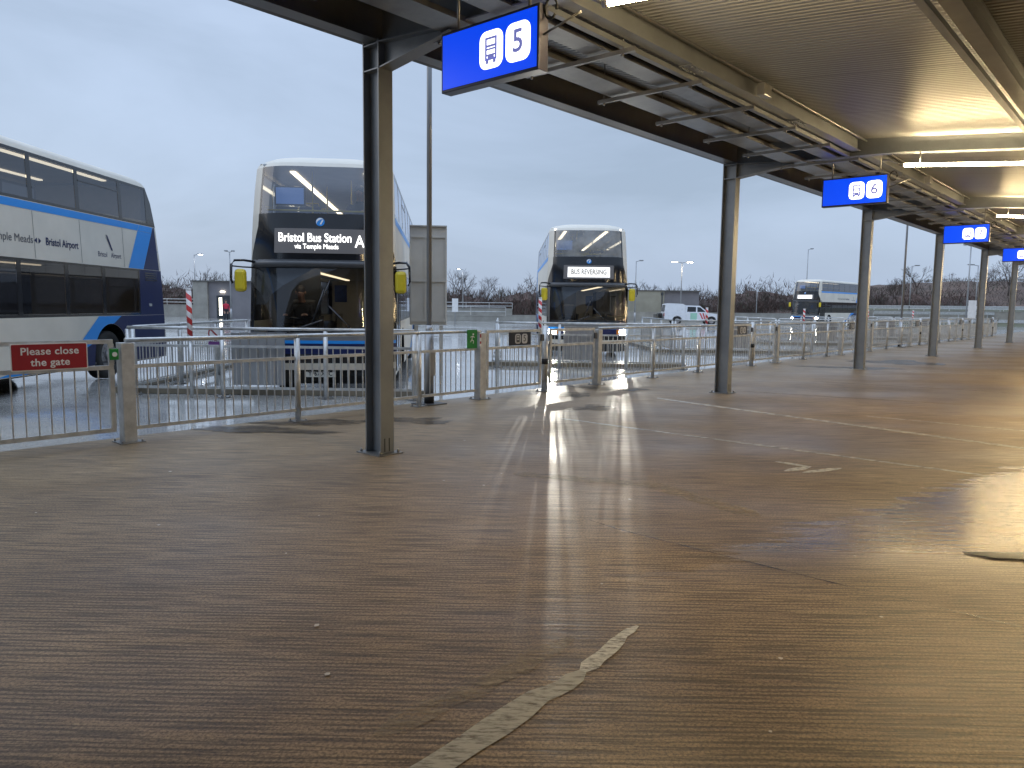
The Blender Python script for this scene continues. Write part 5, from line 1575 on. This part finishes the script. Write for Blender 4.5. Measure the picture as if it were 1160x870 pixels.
street_lamp('unlit street lamp with curved head just right of the reversing bus', 80, 12.0, 6.4, 0.6)
street_lamp('bright lit street lamp above the white pickup', 78, 16.4, 6.2, -0.9, M['lamp_on'], True)
street_lamp('unlit street lamp above the roof of the far bus', 95, 35.6, 9.0, 0.5)
street_lamp('unlit street lamp between the third and fourth canopy columns', 90, 46.0, 6.8, 0.7)
street_lamp('tall pale street lamp right of the fourth column, nearer one', 66, 38.7, 7.2, -0.5)
street_lamp('tall grey street lamp right of the fourth column, farther one', 84, 50.2, 6.6, -0.9)
street_lamp('thin street lamp pole behind the low wall right of the second column', 96, 29.8, 4.6, 0.4)

def post_sign(label, f, r, z0, w, h):
    p = fr(f, r); t = thing('post_sign', label, 'sign', (p.x, p.y, 0), PHI)
    b = MB(); b.tube([(0, 0.04, 0), (0, 0.04, z0 + h)], 0.04, 8); b.build('stand', M['pole'], t)
    b = MB(); b.box((-w / 2, -0.02, z0), (w / 2, 0.0, z0 + h)); b.build('panel', M['white_paint'], t)
post_sign('small white sign on a post below the slim lit lamp', 62, -5.5, 1.0, 0.5, 1.1)
post_sign('white sign board between the fourth and fifth canopy columns', 62, 36.8, 1.0, 0.66, 1.45)

# crash barriers on the right-hand ramps
for k, (f, r0, r1, z) in enumerate([(76, 36, 62, 0.55), (86, 40, 70, 1.25), (97, 42, 76, 1.95)]):
    a, c = fr(f, r0), fr(f - 4, r1)
    t = thing('crash_barrier', f'{["nearest", "middle", "farthest"][k]} pale steel crash barrier across the right-hand ramps', 'barrier', (a.x, a.y, z - 0.55), 0, 'crash barriers on the ramps')
    d = c - a; L = d.length
    b = MB(); b.bar((0, 0, 0.62), (L, 0, 0.62), 0.06, 0.3); b.build('beam', M['rail'], t)
    b = MB()
    for i in range(int(L / 3) + 1): b.box((i * 3 - .05, 0.035, -0.6), (i * 3 + .05, 0.12, 0.6))
    b.build('uprights', M['rail'], t)
    t.rotation_euler.z = math.atan2(d.y, d.x)

# banks and far ground
def terrain(name, f0, f1, r0, r1, hfun, m, nf=24, nr=60):
    b = MB(); vs, fs = [], []
    for i in range(nf + 1):
        for j in range(nr + 1):
            f = f0 + (f1 - f0) * i / nf; r = r0 + (r1 - r0) * j / nr
            vs.append(fr(f, r, hfun(f, r)))
    for i in range(nf):
        for j in range(nr):
            o = i * (nr + 1) + j; fs.append((o, o + 1, o + nr + 2, o + nr + 1))
    b.add(vs, fs, 0, True)
    return struct(b.build(name, m))
def sm(x): x = max(0, min(1, x)); return x * x * (3 - 2 * x)
terrain('grass_bank', 78, 104, 34, 110, lambda f, r: -0.1 + 1.9 * sm((f - 76) / 26) * sm((r - 34) / 8) + 0.06 * sin(r * 1.3 + f), M['bank'])
terrain('hill', 103, 190, 30, 170, lambda f, r: 0.3 + 1.2 * sm((r - 30) / 12) + 5.6 * sm((f - 103) / 40) * sm((r - 46) / 36) + 0.25 * sin(r * .7) * sin(f * .4), M['scrub'])
terrain('rough_ground', 95, 330, -260, 60, lambda f, r: 0.05 + 0.15 * sin(f * .1 + r * .07), M['scrub'], 10, 40)


def branchy(b, p, d, L, r, depth, rnd, mi=0, spread=0.55, sides=4):
    q = p + d * L
    b.tube([p, p.lerp(q, 0.5) + Vector((rnd.uniform(-1, 1), rnd.uniform(-1, 1), 0)) * L * 0.05, q], r, sides if depth > 1 else 3, mi, caps=False, smooth=False, r2=r * 0.62)
    if depth == 0: return
    k = rnd.choice((2, 3, 3)) if depth > 1 else rnd.choice((3, 4))
    for i in range(k):
        v = Vector((rnd.gauss(0, 1), rnd.gauss(0, 1), rnd.gauss(0.25, .7))).normalized()
        nd = (d + v * spread * rnd.uniform(0.7, 1.4)).normalized()
        if nd.z < -0.1: nd.z *= -0.5
        branchy(b, p.lerp(q, rnd.uniform(0.55, 1.0)) if i else q, nd, L * rnd.uniform(0.58, 0.82), r * 0.62, depth - 1, rnd, mi, spread, sides)


def bare_tree(seed, h, depth=5, name='bare_tree', rmin=0.02):
    rnd = random.Random(seed)
    tb, cb = MB(), MB()
    tb.tube([(0, 0, -0.4), (0.03, 0, h * 0.15), (rnd.uniform(-.1, .1), 0, h * 0.32)], h * 0.022, 8, r2=h * 0.014)
    top = Vector((0, 0, h * 0.30))
    for i in range(rnd.choice((3, 4, 5))):
        v = Vector((rnd.gauss(0, 1), rnd.gauss(0, 1), 0)).normalized()
        branchy(cb, top - Vector((0, 0, rnd.uniform(0, h * .1))), (Vector((0, 0, 1)) + v * rnd.uniform(0.2, 0.9)).normalized(), h * 0.24, h * 0.010, depth, rnd)
    return tb, cb


# separate bare trees on the hill at the right and above the left wall
protos = []
tree_spots = [(128, 66.5, 6.5, 'wide bare winter tree on the hill, left of the fifth column'), (118, 71.5, 6.0, 'bare winter tree on the hill just right of the fifth column'),
              (122, 78.0, 7.0, 'tall bare winter tree on the hill between fifth and sixth columns'), (116, 79.5, 5.2, 'small bare winter tree low on the hill by the sixth column'),
              (124, 84.5, 7.2, 'bare winter tree on the hill behind the sixth column'), (120, 87.0, 6.4, 'bare winter tree on the hill at the right edge'),
              (112, 55.5, 4.6, 'bare bushy winter tree between the third and fourth columns'), (126, 62.5, 4.6, 'bare winter tree at the left foot of the hill'),
              (120, -50.5, 6.8, 'faint bare tree above the parapet left of the banded pole'), (116, -45.2, 6.2, 'bare tree above the grey building by the lit lamp'),
              (135, -11.5, 8.5, 'tall bare tree in the far wood, left of the reversing bus'), (130, -6.2, 7.2, 'wispy bare tree in the far wood close to the reversing bus'),
              (124, 35.5, 6.2, 'bare tree in the far wood just left of the far bus'), (126, 20.5, 6.6, 'bare tree above the buff building')]
for i, (f, r, h, lab) in enumerate(tree_spots):
    z = 0.2
    if r > 50: z = 0.3 + 1.2 * sm((r - 30) / 12) + 5.6 * sm((f - 103) / 40) * sm((r - 46) / 36) - 0.2
    p = fr(f, r)
    t = thing('bare_tree', lab, 'tree', (p.x, p.y, z), random.uniform(0, 6), 'bare winter trees')
    tb, cb = bare_tree(100 + i, h, 5)
    tb.build('trunk', M['bark'], t); cb.build('crown', M['twig'], t)

# the far wood reads as one mass of scrub and bare twigs
b = MB(); rw = random.Random(21)
for k in range(190):
    r = rw.uniform(-75, 62); f = rw.uniform(108, 150)
    h = rw.uniform(4.0, 6.2) * (f / 125)
    p = fr(f, r)
    o0 = len(b.v)
    for i in range(4):
        v = Vector((rw.gauss(0, 1), rw.gauss(0, 1), 0)).normalized()
        branchy(b, p, (Vector((0, 0, 1)) + v * rw.uniform(0.05, 0.55)).normalized(), h * 0.34, h * 0.010, 3, rw, rw.choice((0, 0, 1)), 0.5, 3)
for k in range(60000):
    r = rw.uniform(-80, 66); f = rw.uniform(104, 128)
    env = 3.5 + 0.8 * sin(r * 0.21) + 0.6 * sin(r * 0.53 + 1) + 0.5 * sin(r * 1.3)
    z = env * (1 - rw.random() ** 1.6) * rw.uniform(0.2, 1.25)
    p = fr(f, r, z)
    d = Vector((rw.gauss(0, .5), rw.gauss(0, .5), rw.uniform(.3, 1))).normalized(); L = rw.uniform(0.5, 1.3)
    q = Vector((rw.gauss(0, 1), rw.gauss(0, 1), 0)).normalized() * rw.uniform(0.025, 0.06)
    b.add([p - q, p + q, p + d * L], [(0, 1, 2)], rw.choice((0, 1, 1, 2) if rw.random() < 0.5 else (0, 1, 1)))
# the tangled lower storey of the wood: a ragged thicket with real depth
nr_ = 420
vs, fs = [], []
for j in range(nr_ + 1):
    r = -85 + 155 * j / nr_
    hh = 3.1 + 0.5 * sin(r * 0.21) + 0.35 * sin(r * 0.53 + 1) + rw.uniform(-0.45, 0.45)
    for f, z in ((113, -0.2), (114 + rw.uniform(-.5, .5), hh * 0.7), (117 + rw.uniform(-1, 1), hh), (123, hh * 1.05 + rw.uniform(-.3, .3)), (128, -0.2)): vs.append(fr(f, r, z))
for j in range(nr_):
    for k in range(4): fs.append((5 * j + k, 5 * j + 5 + k, 5 * j + 6 + k, 5 * j + 1 + k))
b.add(vs, fs, 1)
far = b.build('far_wood', [M['twig'], M['twig2'], M['ivy']]); struct(far, 'stuff')
far['label'] = 'dark belt of bare winter scrub along the horizon'

b = MB(); rw = random.Random(77)
def hz(f, r): return 0.3 + 1.2 * sm((r - 30) / 12) + 5.6 * sm((f - 103) / 40) * sm((r - 46) / 36)
for k in range(70):
    f, r = rw.uniform(104, 150), rw.uniform(38, 120)
    h = rw.uniform(1.6, 3.4)
    p = fr(f, r, hz(f, r) - 0.1)
    for i in range(3):
        v = Vector((rw.gauss(0, 1), rw.gauss(0, 1), 0)).normalized()
        branchy(b, p, (Vector((0, 0, 1)) + v * rw.uniform(0.1, 0.7)).normalized(), h * 0.36, h * 0.012, 3, rw, rw.choice((0, 0, 1)), 0.55, 3)
for k in range(20000):
    f, r = rw.uniform(103, 150), rw.uniform(36, 120)
    if sin(r * .5) + sin(f * .7 + r * .2) < -0.4: continue
    p = fr(f, r, hz(f, r) + rw.uniform(0, 0.5))
    d = Vector((rw.gauss(0, .6), rw.gauss(0, .6), rw.uniform(.3, 1))).normalized() * rw.uniform(0.4, 1.0)
    q = Vector((rw.gauss(0, 1), rw.gauss(0, 1), 0)).normalized() * rw.uniform(0.02, 0.05)
    b.add([p - q, p + q, p + d], [(0, 1, 2)], rw.choice((0, 1, 1, 2)))
o = struct(b.build('hill_scrub', [M['twig'], M['twig2'], M['ivy']]), 'stuff'); o['label'] = 'brown winter scrub covering the hill at the right'

# ------------------------------------------------------------------ sky and light
w = bpy.data.worlds.new('World'); SC.world = w; w.use_nodes = True
nt = w.node_tree; N, L = nt.nodes.new, nt.links.new
bg = nt.nodes['Background']
SUN_EL, SUN_AZ = radians(28), radians(-35)
sky = N('ShaderNodeTexSky'); sky.sky_type = 'NISHITA'; sky.sun_disc = False
sky.sun_elevation = SUN_EL; sky.sun_rotation = SUN_AZ; sky.air_density = 1.6; sky.dust_density = 2.0; sky.ozone_density = 3.0
tc = N('ShaderNodeTexCoord')
mp = N('ShaderNodeMapping'); mp.inputs['Scale'].default_value = (1.2, 1.2, 4.0)
L(tc.outputs['Generated'], mp.inputs['Vector'])
nz = N('ShaderNodeTexNoise'); nz.inputs['Scale'].default_value = 1.3; nz.inputs['Detail'].default_value = 7; nz.inputs['Roughness'].default_value = 0.55; nz.inputs['Distortion'].default_value = 0.6
L(mp.outputs[0], nz.inputs['Vector'])
cr = N('ShaderNodeValToRGB')
cr.color_ramp.elements[0].position = 0.33; cr.color_ramp.elements[0].color = (2.5, 3.15, 4.2, 1)
cr.color_ramp.elements[1].position = 0.68; cr.color_ramp.elements[1].color = (3.4, 4.18, 5.55, 1)
L(nz.outputs['Fac'], cr.inputs[0])
# an overcast sky is brighter overhead than near the horizon
sxyz = N('ShaderNodeSeparateXYZ'); L(tc.outputs['Generated'], sxyz.inputs[0])
zr = N('ShaderNodeMapRange'); zr.inputs['From Min'].default_value = 0.42; zr.inputs['From Max'].default_value = 1.0
zr.inputs['To Min'].default_value = 1.0; zr.inputs['To Max'].default_value = 3.6; L(sxyz.outputs['Z'], zr.inputs['Value'])
zm = N('ShaderNodeMixRGB'); zm.blend_type = 'MULTIPLY'; zm.inputs[0].default_value = 1.0
L(cr.outputs[0], zm.inputs[1]); L(zr.outputs[0], zm.inputs[2])
mx = N('ShaderNodeMixRGB'); mx.inputs[0].default_value = 0.90
L(sky.outputs[0], mx.inputs[1]); L(zm.outputs[0], mx.inputs[2])
L(mx.outputs[0], bg.inputs['Color'])
bg.inputs['Strength'].default_value = 0.1
sl = bpy.data.lights.new('sun', 'SUN'); sl.energy = 0.25; sl.angle = radians(45); sl.color = (1.0, 0.93, 0.85)
so = bpy.data.objects.new('sun', sl); COL.objects.link(so)
dv = Vector((sin(SUN_AZ) * cos(SUN_EL), cos(SUN_AZ) * cos(SUN_EL), sin(SUN_EL)))
so.rotation_euler = dv.to_track_quat('Z', 'Y').to_euler()

# ------------------------------------------------------------------ camera
f_px, hor, vpx, roll = 848.27, 346.43, 1330.23, 0.012056
pitch = atan((435 - hor) / f_px); a = 0.72145
fh = Vector((cos(a), sin(a), 0)); rt = Vector((sin(a), -cos(a), 0)); up = Vector((0, 0, 1))
fwd = fh * cos(pitch) - up * sin(pitch); cu = up * cos(pitch) + fh * sin(pitch)
r2 = rt * cos(roll) + cu * sin(roll); u2 = cu * cos(roll) - rt * sin(roll)
cam = bpy.data.cameras.new('camera'); co = bpy.data.objects.new('camera', cam); COL.objects.link(co)
cam.sensor_width = 36; cam.sensor_fit = 'HORIZONTAL'; cam.lens = f_px / 1160 * 36
cam.clip_start = 0.05; cam.clip_end = 3000
co.matrix_world = Matrix(((r2.x, u2.x, -fwd.x, 0), (r2.y, u2.y, -fwd.y, 0), (r2.z, u2.z, -fwd.z, 1.5548), (0, 0, 0, 1)))
SC.camera = co

SC.view_settings.view_transform = 'Standard'
SC.view_settings.look = 'None'
SC.view_settings.gamma = 1; SC.view_settings.exposure = 0.65; SC.view_settings.use_curve_mapping = False
SC.cycles.max_bounces = 8; SC.cycles.transparent_max_bounces = 16
SC.cycles.sample_clamp_indirect = 6.0
SC.cycles.use_denoising = True
SC.cycles.caustics_reflective = False; SC.cycles.caustics_refractive = False
